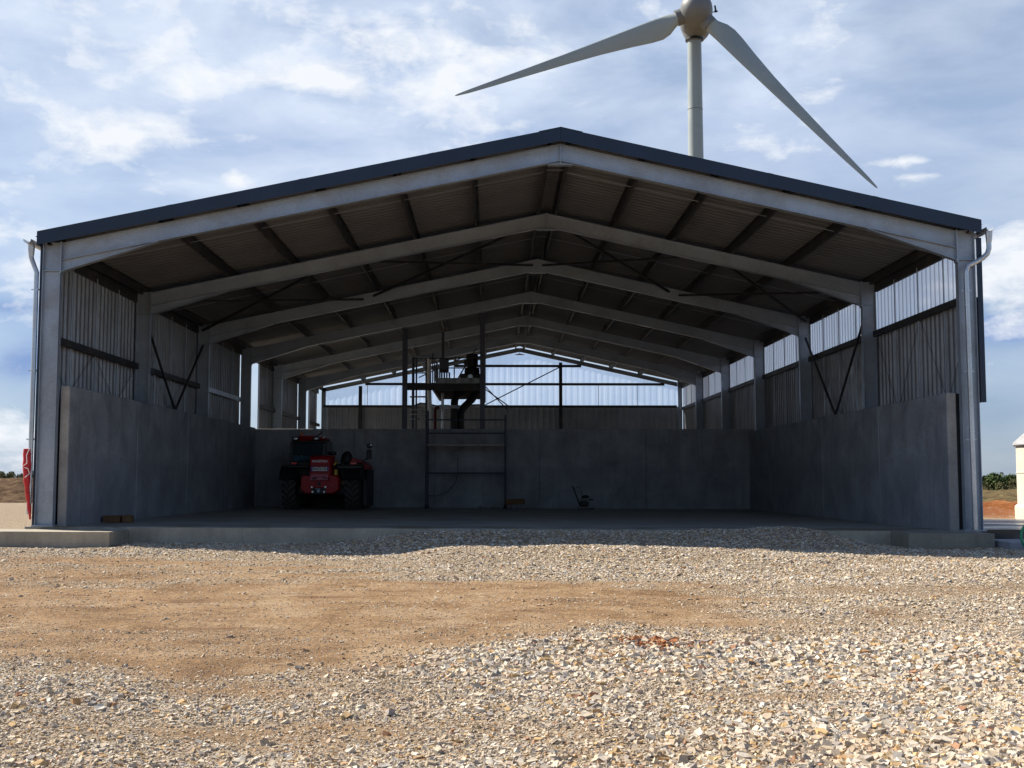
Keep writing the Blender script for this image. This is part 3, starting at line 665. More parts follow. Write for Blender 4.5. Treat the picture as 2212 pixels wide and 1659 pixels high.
# roof sheets
for s in (-1, 1):
    mb = MB(); L = YE + 0.45 - (D0 - 0.16)
    xe = XL - 0.13 if s < 0 else XR + 0.13
    sheet(mb, (APX, D0 - 0.16, ZA + 0.205), (0, 1, 0), Vector((xe - APX, 0, ztop(xe) - ZA)), (0, 0, 1), L, 1.0, 0.25, 0.038)
    P_(mb, 'roof_sheet', M['roof_in'])
    mb = MB()       # verge trim
    ya, yb = D0 - 0.25, D0 - 0.19
    xe2 = XL - 0.06 if s < 0 else XR + 0.075
    zo = 0.262
    prof = [(0, -0.262), (0.012, -0.262), (0.012, -0.012), (0.24, -0.012), (0.24, 0), (0, 0)]
    mb.sweep(prof, (APX + s*0.003, ya, ZA + zo + 0.01), (xe2, ya, ztop(xe2) + zo + 0.01), (0, 1, 0), (0, 0, 1))
    for k in range(1, 4):
        xx = APX + (xe2 - APX) * k / 4
        mb.beam((xx, ya - 0.002, ztop(xx) + zo - 0.25), (xx, ya - 0.002, ztop(xx) + zo + 0.008), 0.06, 0.004, up=(0, 1, 0)) if False else None
        mb.sweep([(-0.003, -0.264), (0.013, -0.264), (0.013, -0.0), (-0.003, 0.003)], (xx - 0.05, ya, ztop(xx - 0.05) + zo + 0.01), (xx + 0.05, ya, ztop(xx + 0.05) + zo + 0.01), (0, 1, 0), (0, 0, 1))
    mb.box((xe2, ya + 0.0125, ztop(xe2) + zo - 0.25), (xe2 - s*0.012, ya + 0.23, ztop(xe2) + zo - 0.004))
    P_(mb, 'verge_trim', M['navy'])
mb = MB()           # ridge cap
mb.add([(APX - 0.42, D0 - 0.262, ztop(APX - 0.42) + 0.282), (APX, D0 - 0.262, ZA + 0.284), (APX + 0.42, D0 - 0.262, ztop(APX + 0.42) + 0.282), (APX - 0.42, YE + 0.45, ztop(APX - 0.42) + 0.282), (APX, YE + 0.45, ZA + 0.284), (APX + 0.42, YE + 0.45, ztop(APX + 0.42) + 0.282),
        (APX - 0.42, D0 - 0.262, ztop(APX - 0.42) + 0.276), (APX, D0 - 0.262, ZA + 0.278), (APX + 0.42, D0 - 0.262, ztop(APX + 0.42) + 0.276), (APX - 0.42, YE + 0.45, ztop(APX - 0.42) + 0.276), (APX, YE + 0.45, ZA + 0.278), (APX + 0.42, YE + 0.45, ztop(APX + 0.42) + 0.276)],
       [(0, 1, 4, 3), (1, 2, 5, 4), (6, 9, 10, 7), (7, 10, 11, 8), (0, 6, 7, 1), (1, 7, 8, 2), (0, 3, 9, 6), (2, 8, 11, 5)])
P_(mb, 'ridge_cap', M['navy'])
# sag rods between purlins, one line mid bay
for k in range(NP - 1):
    Y = YS[k] + 3.0 - 0.9 * (k == 0); mb = MB()
    for lst in (pl, prt):
        for a_, b_ in zip(lst[:-1], lst[1:]): mb.tube([(a_, Y, ztop(a_) + 0.06), (b_, Y, ztop(b_) + 0.06)], 0.009, 5)
    mb.tube([(pl[0], Y, ztop(pl[0]) + 0.1), (prt[0], Y, ztop(prt[0]) + 0.1)], 0.009, 5)
    P_(mb, 'sag_rod', M['galv'])
# roof bracing in the second bay (angles crossing)
ya, yb = YS[1], YS[2]
br = []
for s, span in ((-1, (APX - XL) / 2), (1, (XR - APX) / 2)):
    for k in range(2):
        xa = APX + s * (k * span + 0.15); xb = APX + s * ((k + 1) * span - 0.15)
        br += [((xa, ya + 0.1, ztop(xa) - 0.12), (xb, yb - 0.1, ztop(xb) - 0.12)), ((xa, yb - 0.1, ztop(xa) - 0.16), (xb, ya + 0.1, ztop(xb) - 0.16))]
for a_, b_ in br:
    mb = MB(); mb.beam(a_, b_, 0.055, 0.055); P_(mb, 'roof_brace', M['galv_dark'])
# wall bracing: V pairs on each side of the second bay
for s, xo, zt_, zb_ in ((-1, XL, 4.85, 2.78), (1, XR, 5.10, 2.68)):
    x = xo - s * 0.17; ym = (ya + yb) / 2
    for e in (ya + 0.1, yb - 0.1):
        mb = MB(); mb.beam((x, e, zt_), (x, ym, zb_), 0.05, 0.05); P_(mb, 'wall_brace', M['galv_dark'])
    mb = MB(); mb.box((x - 0.006, ym - 0.14, zb_ - 0.1), (x + 0.006, ym + 0.14, zb_ + 0.14)); P_(mb, 'gusset_plate', M['galv_dark'])
# girts, eaves members, cladding
for k in range(NP - 1):
    y0, y1 = YS[k], YS[k + 1]
    for s in (-1, 1):
        xo = XL if s < 0 else XR; xw = xo + s * 0.075
        zg = 3.66 if s < 0 else 4.47
        mb = MB(); mb.sweep([(0, -0.07), (0.07*s, -0.07), (0.07*s, -0.064), (0.006*s, -0.064), (0.006*s, 0.064), (0.07*s, 0.064), (0.07*s, 0.07), (0, 0.07)], (xo + s*0.002 - s*0.10, y0 + (3.3 if s < 0 and k in (3, 5) else 0.08), zg), (xo + s*0.002 - s*0.10, y1 - 0.08, zg), (1, 0, 0), (0, 0, 1))
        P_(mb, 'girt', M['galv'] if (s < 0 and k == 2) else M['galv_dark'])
        ze = ztop(xo)
        mb = MB(); mb.sweep([(-0.03, -0.16), (0.03, -0.16), (0.03, 0.17), (-0.03, 0.17)], (xo - s*0.0, y0 + 0.08, ze - 0.01), (xo - s*0.0, y1 - 0.08, ze - 0.01), (1, 0, 0), (0, 0, 1))
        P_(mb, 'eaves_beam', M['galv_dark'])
        mb = MB()
        zlo = (-0.1 if s < 0 else 2.42); 
        for q in (0.25, 0.5, 0.75):
            yq = y0 + (y1 - y0) * q
            mb = MB(); mb.tube([(xo - s*0.03, yq, max(zlo, 2.3)), (xo - s*0.03, yq, ze - 0.1)], 0.014, 6)
            P_(mb, 'wall_rod', M['galv'])
        ytop = ze + 0.12
        if s < 0:
            segs = [(y0, y1)]
            if k == 3: segs = [(y0 + 3.3, y1)]
            if k == 5: segs = [(y0 + 3.3, y1 - 0.1)]
            for sa, sb in segs:
                mb = MB(); sheet(mb, (xw - s*0.0, sa, zlo), (0, 1, 0), (0, 0, 1), (-s, 0, 0), sb - sa, ytop - zlo, 0.25, 0.04)
                P_(mb, 'wall_cladding', M['sheet'])
        else:
            mb = MB(); sheet(mb, (xw, y0, zlo), (0, 1, 0), (0, 0, 1), (-s, 0, 0), y1 - y0, zg - zlo, 0.25, 0.04); P_(mb, 'wall_cladding', M['sheet'])
            mb = MB(); sheet(mb, (xw + 0.012, y0, zg - 0.04), (0, 1, 0), (0, 0, 1), (-s, 0, 0), y1 - y0, ytop - zg + 0.04, 0.25, 0.04); P_(mb, 'translucent_panel', M['poly_side'])
mb = MB(); mb.box((8.92, D0 + 0.16, -0.05), (9.0, D0 + 0.20, 2.60)); mb.box((8.93, D0 + 0.20, -0.05), (8.98, D0 + 18, 2.55)); P_(mb, 'gap_shade_strip', M['black'])  # black strips added as the shade in the gap between right wall and column
# corner trims
mb = MB(); mb.box((XL - 0.050, D0 - 0.06, -0.05), (XL - 0.010, D0 - 0.05, 5.5)); P_(mb, 'corner_trim', M['navy'])
mb = MB(); mb.box((XR + 0.02, D0 - 0.10, 2.42), (XR + 0.085, D0 - 0.085, 5.6)); mb.box((XR + 0.085, D0 - 0.10, 2.42), (XR + 0.122, D0 + 0.02, 5.6)); P_(mb, 'corner_trim', M['navy'])
# crossed wind wires in the first side bays
for s, xo, z0, z1 in ((-1, XL, 2.7, 3.6), (1, XR, 2.6, 4.4)):
    for a_, b_ in ((0.0, 0.25), (0.25, 0.5), (0.5, 0.75), (0.75, 1.0)):
        mb = MB(); x = xo + s*0.0; ya2, yb2 = YS[0] + 6*a_ + 0.05, YS[0] + 6*b_ - 0.05
        f_ = int(a_ * 4) % 2
        mb.tube([(x, ya2, z0 if f_ else z1), (x, yb2, z1 if f_ else z0)], 0.006, 4); P_(mb, 'wind_wire', M['galv_dark'])
# rear gable
mb = MB(); yg = YE + 0.13; zc = 4.60
sheet(mb, (XL + 0.3, yg, 2.3), (1, 0, 0), (0, 0, 1), (0, -1, 0), XR - XL - 0.3, zc - 2.3, 0.30, 0.035); P_(mb, 'gable_cladding', M['sheet'])
mb = MB(); sheet(mb, (XL + 0.3, yg + 0.01, zc - 0.03), (1, 0, 0), (0, 0, 1), (0, -1, 0), XR - XL - 0.3, 1, 0.30, 0.035, topfn=lambda q: ztop(XL + 0.3 + q) - zc - 0.02); P_(mb, 'gable_panel', M['poly_gable'])
for z in (zc, 5.70, 6.60):
    hw0 = max(XL, APX - (ZA - 0.1 - z) / SLL) if z > 5 else XL; hw1 = min(XR, APX + (ZA - 0.1 - z) / SLR) if z > 5 else XR
    mb = MB(); mb.box((hw0 + 0.25, YE - 0.03, z - 0.06), (hw1 - 0.25, YE + 0.07, z + 0.06)); P_(mb, 'gable_rail', M['galv_dark'])
for x in (U(1211, 900, YE)[0], U(880, 900, YE)[0] - 2.3):
    mb = MB(); mb.sweep([(a_, b_) for a_, b_ in Iprof(0.16, 0.16)], (x, YE - 0.12, 0.02), (x, YE - 0.12, ztop(x) - 0.22), (1, 0, 0), (0, 1, 0)); P_(mb, 'gable_post', M['galv_dark'])
for x in (U(793, 900, YE)[0], U(980, 900, YE)[0], U(1293, 900, YE)[0], U(1377, 900, YE)[0]):
    mb = MB(); mb.tube([(x, YE + 0.02, 4.6), (x, YE + 0.02, 5.7 if x < -2 or x > 4 else 6.6)], 0.014, 6); P_(mb, 'gable_rod', M['galv_dark'])
xg = U(1211, 900, YE)[0]; xq = U(1048, 870, YE)[0]
for a_, b_ in (((xg, 6.55), (xq, 4.66)), ((xg - 0.0 - 4.4, 6.3), (xg - 2.6, 4.4)), ((U(1035, 832, YE)[0], 5.65), (U(1105, 878, YE)[0], 4.5)), ((U(905, 800, YE)[0], 6.0), (U(1000, 760, YE)[0], 7.0))):
    mb = MB(); mb.beam((a_[0], YE - 0.2, a_[1]), (b_[0], YE - 0.2, b_[1]), 0.05, 0.05); P_(mb, 'gable_brace', M['galv_dark'])
# gutters and downpipes
for s in (-1, 1):
    xo = XL - 0.19 if s < 0 else XR + 0.22; zg = ztop(XL if s < 0 else XR) + 0.10
    xo = XL - 0.22 if s < 0 else XR + 0.22
    prof = [(0.075*cos(a), 0.085*sin(a)) for a in np.linspace(pi, 2*pi, 9)] + [(0.070*cos(a), 0.080*sin(a)) for a in np.linspace(2*pi, pi, 9)]
    mb = MB(); mb.sweep([(a_, b_) for a_, b_ in prof], (xo, D0 - 0.3, zg), (xo, YE + 0.4, zg), (1, 0, 0), (0, 0, 1))
    mb.lathe([(0.001, -0.004), (0.078, -0.004), (0.078, 0.004), (0.001, 0.004)], (xo, D0 - 0.3, zg - 0.01), 'Y', 16) if False else None
    yo_ = D0 - 0.22 if s > 0 else D0 - 0.08
    mb.tube([(xo, yo_, zg - 0.07), (xo, yo_, zg - 0.20), (xo - s*0.005, yo_, zg - 0.32)], [0.07, 0.06, 0.045], 14)
    P_(mb, 'gutter', M['galv_pipe'], True)
    if s > 0:
        xd = XR - 0.20; y = D0 - 0.22
        xb_ = U(2107, 1140, y)[0]; xt_ = U(2088, 620, y)[0]
        path = [(xo - 0.005, y, zg - 0.30), (xo - 0.005, y, zg - 0.40), (xo - 0.04, y, zg - 0.50), (xo - 0.13, y, zg - 0.585), (xo - 0.24, y, zg - 0.65), (xt_ + 0.04, y, zg - 0.74), (xt_, y, zg - 0.86), (xt_, y, zg - 1.0), (xb_, y, 0.0)]
        rr_ = 0.048
    else:
        y = D0 - 0.08; xq_ = XL - 0.105; path = [(xo + 0.0, D0 - 0.08, zg - 0.30), (xo + 0.02, D0 - 0.08, zg - 0.36), (xq_, y, zg - 0.6), (xq_, y, 2.0), (xq_, y, 0.3)]; rr_ = 0.045
    mb = MB(); mb.tube(path, rr_, 14)
    for zz in (4.55, 3.0, 1.7):
        fx = path[-2][0] + (path[-1][0] - path[-2][0]) * (zg - 1 - zz) / (zg - 1) if s > 0 else xq_
        mb.tube([(fx, y, zz - 0.02), (fx, y, zz + 0.02)], rr_ + 0.006, 14); mb.box((fx - 0.10, y + 0.02, zz - 0.010), (fx + 0.10, y + 0.032, zz + 0.010))
    P_(mb, 'downpipe', M['galv_pipe'], True)

# ------------------------------------------------------------------ retaining walls (precast)
def wall(name_label, segs, axis, c0, c1, zb, zt, rec):
    w = empty('retaining_wall', (c0 if axis == 'Y' else segs[0], segs[0] if axis == 'Y' else c0, 0), name_label, 'wall', 'precast concrete retaining walls lining the shed')
    ox, oy = w.location.x, w.location.y
    mb = MB(); cm, cd = (c0 + c1) / 2, 0.05
    if axis == 'Y': mb.box((cm - cd - ox, segs[0] + 0.1 - oy, zb), (cm + cd - ox, segs[-1] - 0.02 - oy, zt - 0.03))
    else: mb.box((segs[0] + 0.1 - ox, cm - cd - oy, zb), (segs[-1] - 0.1 - ox, cm + cd - oy, zt - 0.03))
    mb.build('joint_filler', M['wall'], w)
    for a_, b_ in zip(segs[:-1], segs[1:]):
        mb = MB()
        if axis == 'Y': mb.cbox((min(c0, c1) - ox, a_ + 0.010 - oy, zb), (max(c0, c1) - ox, b_ - 0.010 - oy, zt), 0.012)
        else: mb.cbox((a_ + 0.010 - ox, min(c0, c1) - oy, zb), (b_ - 0.010 - ox, max(c0, c1) - oy, zt), 0.012)
        mb.build('wall_panel', M['wall'], w)
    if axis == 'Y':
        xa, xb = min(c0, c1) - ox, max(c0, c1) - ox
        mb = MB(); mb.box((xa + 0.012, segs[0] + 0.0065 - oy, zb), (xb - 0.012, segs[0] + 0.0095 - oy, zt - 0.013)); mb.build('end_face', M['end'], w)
    return w
yl = [D0 + 0.12, 27.3, 31.8, 36.3, 40.76]
wall('long grey concrete wall on the left inside the shed, ending beside the left column', yl, 'Y', -8.08, -8.255, -0.3, 2.73, 0)
wall('long grey concrete wall on the right inside the shed, ending beside the right column', [D0 + 0.12, 27.0, 31.7, 36.3, 40.76], 'Y', 8.73, 8.915, -0.3, 2.615, 0)
wall('dark grey concrete wall across the back of the bay behind the red machine', [-8.25, -4.74, -2.0, 1.56, 5.2, 8.92], 'X', 40.78, 40.96, -0.3, 2.70, 0)

rw = [o for o in scn.objects if o.name.startswith('retaining_wall') and o.location.x > 5][0]
for (yy, zz) in ((23.98, 1.60), (26.3, 1.55), (25.2, 1.62), (29.5, 1.6), (33.6, 1.6)):
    mb = MB()
    for q in range(4): mb.box((8.7275 - rw.location.x, yy - 0.07 - rw.location.y, zz + q*0.045), (8.7315 - rw.location.x, yy + 0.07 - rw.location.y, zz + q*0.045 + 0.02))
    mb.build('lifting_socket', M['footing'], rw)
# ------------------------------------------------------------------ timber blocks on the floor
X, Z = -7.75, slabtop(-7.75)
mb = MB(); mb.cbox((-0.26, -0.10, 0), (0.10, 0.10, 0.145), 0.008); b_ = mb.build('timber_block', M['brick']); b_.location = (X, 24.9, Z + 0.002); b_.rotation_euler.z = R(-7)
setp(b_, 'longer brown timber block on the floor near the left wall', 'block', 'brown blocks by the left wall')
mb = MB(); mb.cbox((-0.09, -0.10, 0), (0.10, 0.12, 0.15), 0.008); b_ = mb.build('timber_block', M['brick']); b_.location = (X + 0.225, 24.88, Z + 0.002); b_.rotation_euler.z = R(5)
setp(b_, 'short brown timber block at the right end of the longer one by the left wall', 'block', 'brown blocks by the left wall')

# ------------------------------------------------------------------ red plastic sleeve on the left downpipe
e = empty('plastic_sleeve', (XL - 0.135, D0 - 0.15, 0.20), 'red plastic sleeve tied with white string round the foot of the left downpipe', 'sleeve')
mb = MB(); pts = []; rr = []
for i in range(14):
    q = i / 13; z = 1.32 * (1 - q); pts.append((-0.015 + 0.10 * q ** 2.0, 0.01 * sin(q * 9), z)); rr.append((0.062 + 0.014 * sin(q * 7)) * (1 - q ** 3 * 0.75) + 0.006 * sin(i * 2.4))
mb.tube(pts, rr, 14); mb.build('film', M['redbag'], e, True)
mb = MB(); mb.tube([(0.06, -0.06, 1.33), (0.02, -0.10, 1.2), (0.03, -0.095, 1.05), (-0.06, -0.085, 0.98), (0.05, -0.1, 0.95), (0.07, -0.06, 0.86), (0.0, -0.1, 0.78)], 0.008, 6); mb.build('string', M['white'], e, True)

# ------------------------------------------------------------------ green hose
mb = MB(); hz = -0.40; pts = []
cx, cy = 9.15, 19.5
for i in range(90):
    q = i / 89 * 2 * pi * 2.6; r = 0.42 + 0.05 * sin(q * 0.7); pts.append((cx + r * cos(q), cy + r * 0.8 * sin(q), hz + 0.09 + 0.012 * q + 0.01 * sin(3*q)))
for i in range(40):
    q = i / 39; a = -pi * 0.6 + q * 1.9 * pi; pts.append((cx - 0.18 + 0.22 * cos(a), cy + 0.35, hz + 0.40 + 0.24 * sin(a)))
mb.tube(pts, 0.022, 8); o = mb.build('garden_hose', M['hose'], None, True); setp(o, 'green garden hose coiled on the gravel at the right edge', 'hose')

# ------------------------------------------------------------------ white tank
tx, ty = 19.28, 38.6
tk = empty('storage_tank', (tx, ty, -0.32), 'cream-white round storage tank with a grey sloping top at the right edge', 'tank')
mb = MB(); mb.lathe([(2.24, 0.0), (2.24, 0.42), (2.19, 0.47), (2.15, 0.49), (2.15, 1.5), (2.17, 1.51), (2.17, 1.54), (2.15, 1.55), (2.15, 2.42)], (0, 0, 0), n=64); mb.build('tank_shell', M['tank'], tk, True)
mb = MB(); mb.lathe([(2.23, 2.40), (2.25, 2.43), (2.22, 2.52), (1.75, 2.95), (0.5, 3.9), (0.35, 4.0), (0.35, 4.1)], (0, 0, 0), n=64); mb.build('tank_roof', M['tank_roof'], tk, True)
mb = MB(); mb.tube([(-1.80, -1.15, 2.26), (-2.03, -1.36, 2.26)], 0.17, 20); mb.build('vent', M['black'], tk, True)
mb = MB(); a0 = R(215)
for q in (0.0, 0.13): mb.tube([(2.23*cos(a0+q), 2.23*sin(a0+q), 1.9), (2.23*cos(a0+q), 2.23*sin(a0+q), 2.35)], 0.012, 6)
for z in (1.9, 2.35): mb.tube([(2.23*cos(a0), 2.23*sin(a0), z), (2.23*cos(a0+.13), 2.23*sin(a0+.13), z)], 0.012, 6)
mb.build('bracket', M['galv'], tk)
mb = MB(); mb.tube([(-2.14, -0.6, 0.62), (-2.34, -0.65, 0.62), (-2.36, -0.65, 0.55)], 0.035, 8); mb.build('valve', M['galv'], tk, True)

# ------------------------------------------------------------------ wind turbine
TY = 168.0; HX, HZ = 29.3, 68.9
wt_ = empty('wind_turbine', (HX + 0.35, TY + 4.0, -5), 'tall pale wind turbine standing behind the right half of the shed roof', 'wind turbine')
Lc = wt_.location
mb = MB(); mb.lathe([(1.75, 0), (1.70, 10), (1.38, 30), (1.145, 51), (1.02, HZ + 5 - 3.2), (1.0, HZ + 5 - 2.4)], (0, 0, 0), n=40); mb.build('tower', M['white_paint'], wt_, True)
for hz0, r0 in ((31, 1.37), (50.5, 1.15), (60.5, 1.095)):
    mb = MB(); mb.lathe([(r0 - 0.02, hz0), (r0 + 0.02, hz0 + 0.01), (r0 + 0.02, hz0 + 0.10), (r0 - 0.02, hz0 + 0.11)], (0, 0, 0), n=40); mb.build('tower_flange', M['hub'], wt_, True)
mb = MB(); mb.lathe([(1.12, HZ + 5 - 2.95), (1.32, HZ + 5 - 2.9), (1.32, HZ + 5 - 2.6), (1.12, HZ + 5 - 2.5)], (0, 0, 0), n=40); mb.build('yaw_ring', M['black'], wt_, True)
yw = R(-9)                                      # nose turned a little
hc = Vector((HX, TY, HZ)) - Lc; Rz = Matrix.Rotation(yw, 4, 'Z'); tilt = Matrix.Rotation(R(-4), 4, 'X')
HM = Matrix.Translation(hc) @ Rz @ tilt
mb = MB(); mb.lathe([(0.02, -3.2), (0.6, -3.15), (1.3, -2.8), (1.9, -2.1), (2.25, -1.2), (2.35, -0.2), (2.33, 0.7)], (0, 0, 0), 'Y', 40, M4=HM)
sp = mb.build('spinner', M['hub'], wt_, True)
mb = MB(); mb.lathe([(2.15, 0.78), (2.3, 1.2), (2.4, 2.4), (2.4, 4.0), (2.1, 6.0), (1.5, 8.0), (0.5, 9.2), (0.02, 9.4)], (0, 0, 0), 'Y', 40, M4=HM)
mb.lathe([(1.1, -3.3), (1.35, -2.7), (1.85, -1.6), (2.0, -0.5)], hc + Vector((0.35, 4.0, 0.2)), 'Z', 32)
nac = mb.build('nacelle', M['hub'], wt_, True)
mb = MB(); pV = HM @ Vector((2.3, 2.5, 0.9)); mb.tube([pV, pV + Vector((0.7, 0, 0.1))], 0.07, 6); mb.tube([pV + Vector((0.6, 0, 0.0)), pV + Vector((0.45, 0, 1.0))], 0.14, 6); mb.beam(pV + Vector((0.35, 0, 0.1)), pV + Vector((0.85, 0, 0.15)), 0.1, 0.25)
mb.build('wind_vane', M['black'], nac)
RB = 37.0
blade_sec = [  # r, lead edge, trail edge (in rotor plane, + = trailing/bulge side), thickness
    (1.9, -0.95, 0.95, 1.9), (2.9, -0.95, 1.0, 1.8), (3.6, -0.95, 1.35, 1.5), (4.6, -0.98, 1.98, 1.15), (5.8, -0.98, 2.25, 0.9), (7.5, -0.95, 2.15, 0.75), (10.5, -0.88, 1.75, 0.62), (15, -0.75, 1.30, 0.48), (20, -0.62, 0.98, 0.38), (26, -0.5, 0.70, 0.28), (31, -0.38, 0.48, 0.2), (35, -0.25, 0.30, 0.18), (36.6, -0.15, 0.14, 0.14), (37.0, -0.05, 0.05, 0.08)]
def blade(ang):
    mb = MB(); n = 20; vs = []
    d = Vector((cos(ang), 0, sin(ang))); c = Vector((-sin(ang), 0, cos(ang)))   # bulge side: +90 ccw seen from the front
    for i, (r, l, tr, th) in enumerate(blade_sec):
        q = max(0.0, min(1.0, (r - 2.9) / 3)); tw = -R(16) * max(0.15, 1 - r / 30)
        for j in range(n):
            a = 2 * pi * j / n; cx_ = cos(a); ch = (l + tr) / 2 + (tr - l) / 2 * cx_
            fac = 1.0 if q == 0 else (1 - q) + q * (0.35 + 0.65 * (0.5 - 0.5 * cx_)) * 1.0
            y = th / 2 * sin(a) * fac
            p = d * r + c * (ch * cos(tw) + y * sin(tw)) + Vector((0, 1, 0)) * (y * cos(tw) - ch * sin(tw) * q - 0.02 * r * r / RB * 2)
            vs.append(HM @ p)
    m_ = len(blade_sec)
    fs = [(i*n+j, i*n+(j+1) % n, (i+1)*n+(j+1) % n, (i+1)*n+j) for i in range(m_-1) for j in range(n)] + [tuple(range(n-1, -1, -1)), tuple(range((m_-1)*n, m_*n))]
    mb.add(vs, fs); b_ = mb.build('blade', M['white_paint'], wt_, True)
    mb = MB(); mb.tube([HM @ (d * 1.2), HM @ (d * 1.95), HM @ (d * 2.1), HM @ (d * 3.05)], [1.35, 1.35, 1.16, 1.16], 28); mb.build('root_collar', M['hub'], b_, True)
for a in (198.6, 310.9, 76.0): blade(R(a))

# ------------------------------------------------------------------ trees
def leaf_mat(name, c):
    m, t, b = new_mat(name); v = t.add('ShaderNodeTexCoord').outputs['Object']
    n = t.noise(v, 1.6, 5, 0.6)
    t.link(t.ramp(n, [(0.3, tuple(k * 0.6 for k in c)), (0.55, c), (0.75, tuple(k * 1.5 for k in c))]), b.inputs['Base Color']); b.inputs['Roughness'].default_value = 0.8
    b.inputs['Specular IOR Level'].default_value = 0.2
    return m
M['leaf'] = leaf_mat('dark_green_foliage', (0.07, 0.105, 0.035)); M['leaf2'] = leaf_mat('olive_foliage', (0.13, 0.13, 0.055)); M['leaf3'] = leaf_mat('pale_olive_foliage', (0.15, 0.14, 0.07))
def tree(x, y, z, h, w, label, mat, kind='tree', dens=1.0, grp=None, trunk=True, name='broadleaf_tree'):
    e = empty(name, (x, y, z), label, kind, grp)
    rr = random.Random(int(x * 13 + y * 7 + h * 31)); vs = []; fs = []
    nb = int(16 * dens); blobs = []
    for i in range(nb):
        a = rr.uniform(0, 2*pi); r = math.sqrt(rr.random()) * w * 0.38; zc = h * (rr.uniform(0.28, 0.82) if trunk else rr.uniform(0.2, 0.7)); 
        k = (1 - abs(zc / h - 0.5) * 0.9)
        blobs.append((r*cos(a)*k, r*sin(a)*k, zc, w * rr.uniform(0.14, 0.26)))
    blobs.append((0, 0, h*0.78, w*0.22))
    for bx_, by_, bz_, br_ in blobs:
        for i in range(int(170)):
            u_, t_ = rr.uniform(-1, 1), rr.uniform(0, 2*pi); q = math.sqrt(1 - u_*u_); rad = br_ * (rr.random() ** 0.35) * rr.uniform(0.85, 1.15)
            c = Vector((bx_ + rad*q*cos(t_), by_ + rad*q*sin(t_), max(0.05, bz_ + rad*u_*0.85))); s = rr.uniform(0.13, 0.30) * (w / 7.0) ** 0.6
            n_ = Vector((rr.uniform(-1, 1), rr.uniform(-1, 1), rr.uniform(-0.3, 1))).normalized(); a_ = n_.orthogonal().normalized(); b2 = n_.cross(a_)
            k0 = len(vs); vs += [c + a_*s, c + b2*s*0.7, c - a_*s, c - b2*s*0.7]; fs.append((k0, k0+1, k0+2, k0+3))
    mb = MB(); mb.add(vs, fs); me_ = bpy.data.meshes.new('crown'); me_.from_pydata([tuple(v) for v in vs], [], fs); me_.materials.append(mat)
    o = bpy.data.objects.new('crown', me_); col.objects.link(o); o.parent = e
    if trunk:
        mb = MB(); mb.tube([(0, 0, -0.5), (0.05, 0, h*0.25), (0.1, 0.05, h*0.5), (0.0, 0.1, h*0.75)], [w*0.035, w*0.028, w*0.018, w*0.006], 8)
        for i in range(5):
            a = i * 1.3; mb.tube([(0.05, 0, h*(0.3+0.06*i)), (w*0.28*cos(a), w*0.28*sin(a), h*(0.5+0.07*i))], [w*0.014, w*0.004], 6)
        mb.build('trunk', M['bark'], e, True)
    return e
def tree_px(u, vtop, wpx, D, zb, label, mat, **k):
    x, zt = U(u, vtop, D); return tree(x, D, zb, zt - zb, wpx / FPX * D, label, mat, **k)
G = 'trees beyond the weedy bank right of the shed'
tree_px(2146, 1008, 66, 190, -5.2, 'dark round oak just right of the right column, tallest of the far wood', M['leaf'], grp=G, dens=1.6)
tree_px(2112, 1014, 56, 196, -5.2, 'dark tree half hidden behind the right column of the shed', M['leaf'], grp=G, dens=1.3)
tree_px(2178, 1013, 50, 192, -5.2, 'dark green tree between the tall oak and the white tank', M['leaf'], grp=G, dens=1.4)
tree_px(2198, 1022, 44, 180, -5.2, 'olive tree partly hidden by the left side of the white tank', M['leaf2'], grp=G, dens=1.3)
G2 = 'olive bushes on the weedy bank right of the shed'
tree_px(2130, 1036, 44, 112, -1.8, 'low olive bush next to the right column on the bank', M['leaf2'], kind='bush', grp=G2, trunk=False, name='bush')
tree_px(2160, 1034, 46, 114, -1.8, 'broad olive bush under the tallest far oak', M['leaf2'], kind='bush', grp=G2, trunk=False, name='bush')
tree_px(2188, 1040, 38, 108, -1.8, 'pale scrubby bush left of the white tank', M['leaf3'], kind='bush', grp=G2, trunk=False, name='bush')
G3 = 'hazy trees behind the earth bank left of the shed'
for i, (u, vt, wd, lb) in enumerate([(4, 1014, 26, 'pale far tree at the very left edge above the earth bank'), (24, 1012, 24, 'rounded far tree second from the left edge above the earth bank'), (44, 1015, 22, 'small far tree in the middle of the gap left of the shed'), (62, 1010, 24, 'far tree beside the red sleeve on the left downpipe')]):
    tree_px(u, vt - 9, wd * 1.6, 230 + 6*i, -5.5, lb, M['leaf2'], grp=G3)

# ------------------------------------------------------------------ scaffold at the back wall
SY = 39.5; sx0 = U(921, 1000, SY)[0]; sx1 = U(1092, 1000, SY)[0]; zf = 0.03
sc = empty('scaffold_tower', ((sx0 + sx1) / 2, SY, zf), 'dark steel scaffold frame with one pale plank standing against the back wall', 'scaffold')
hx = (sx1 - sx0) / 2
def zpx(v, Y): return U(1106, v, Y)[1] - zf
for s in (-1, 1):
    for y in (0.0, 0.85):
        mb = MB(); mb.tube([(s*hx, y, 0.02), (s*hx, y, zpx(884 if s < 0 else 896, SY))], 0.034, 8); mb.tube([(s*hx, y, 1.0), (s*hx, y, 1.12)], 0.042, 8)
        mb.build('standard', M['scaff'], sc, True)
        mb = MB(); mb.cbox((s*hx - 0.09, y - 0.09, 0), (s*hx + 0.09, y + 0.09, 0.02), 0.004); mb.tube([(s*hx, y, 0.02), (s*hx, y, 0.12)], 0.045, 8); mb.build('base_plate', M['black'], sc)
    mb = MB()
    for z in (0.5, 1.0, 1.5, 2.0, 2.5): mb.tube([(s*hx, 0, z), (s*hx, 0.85, z)], 0.02, 6)
    mb.build('ladder_frame', M['scaff'], sc, True)
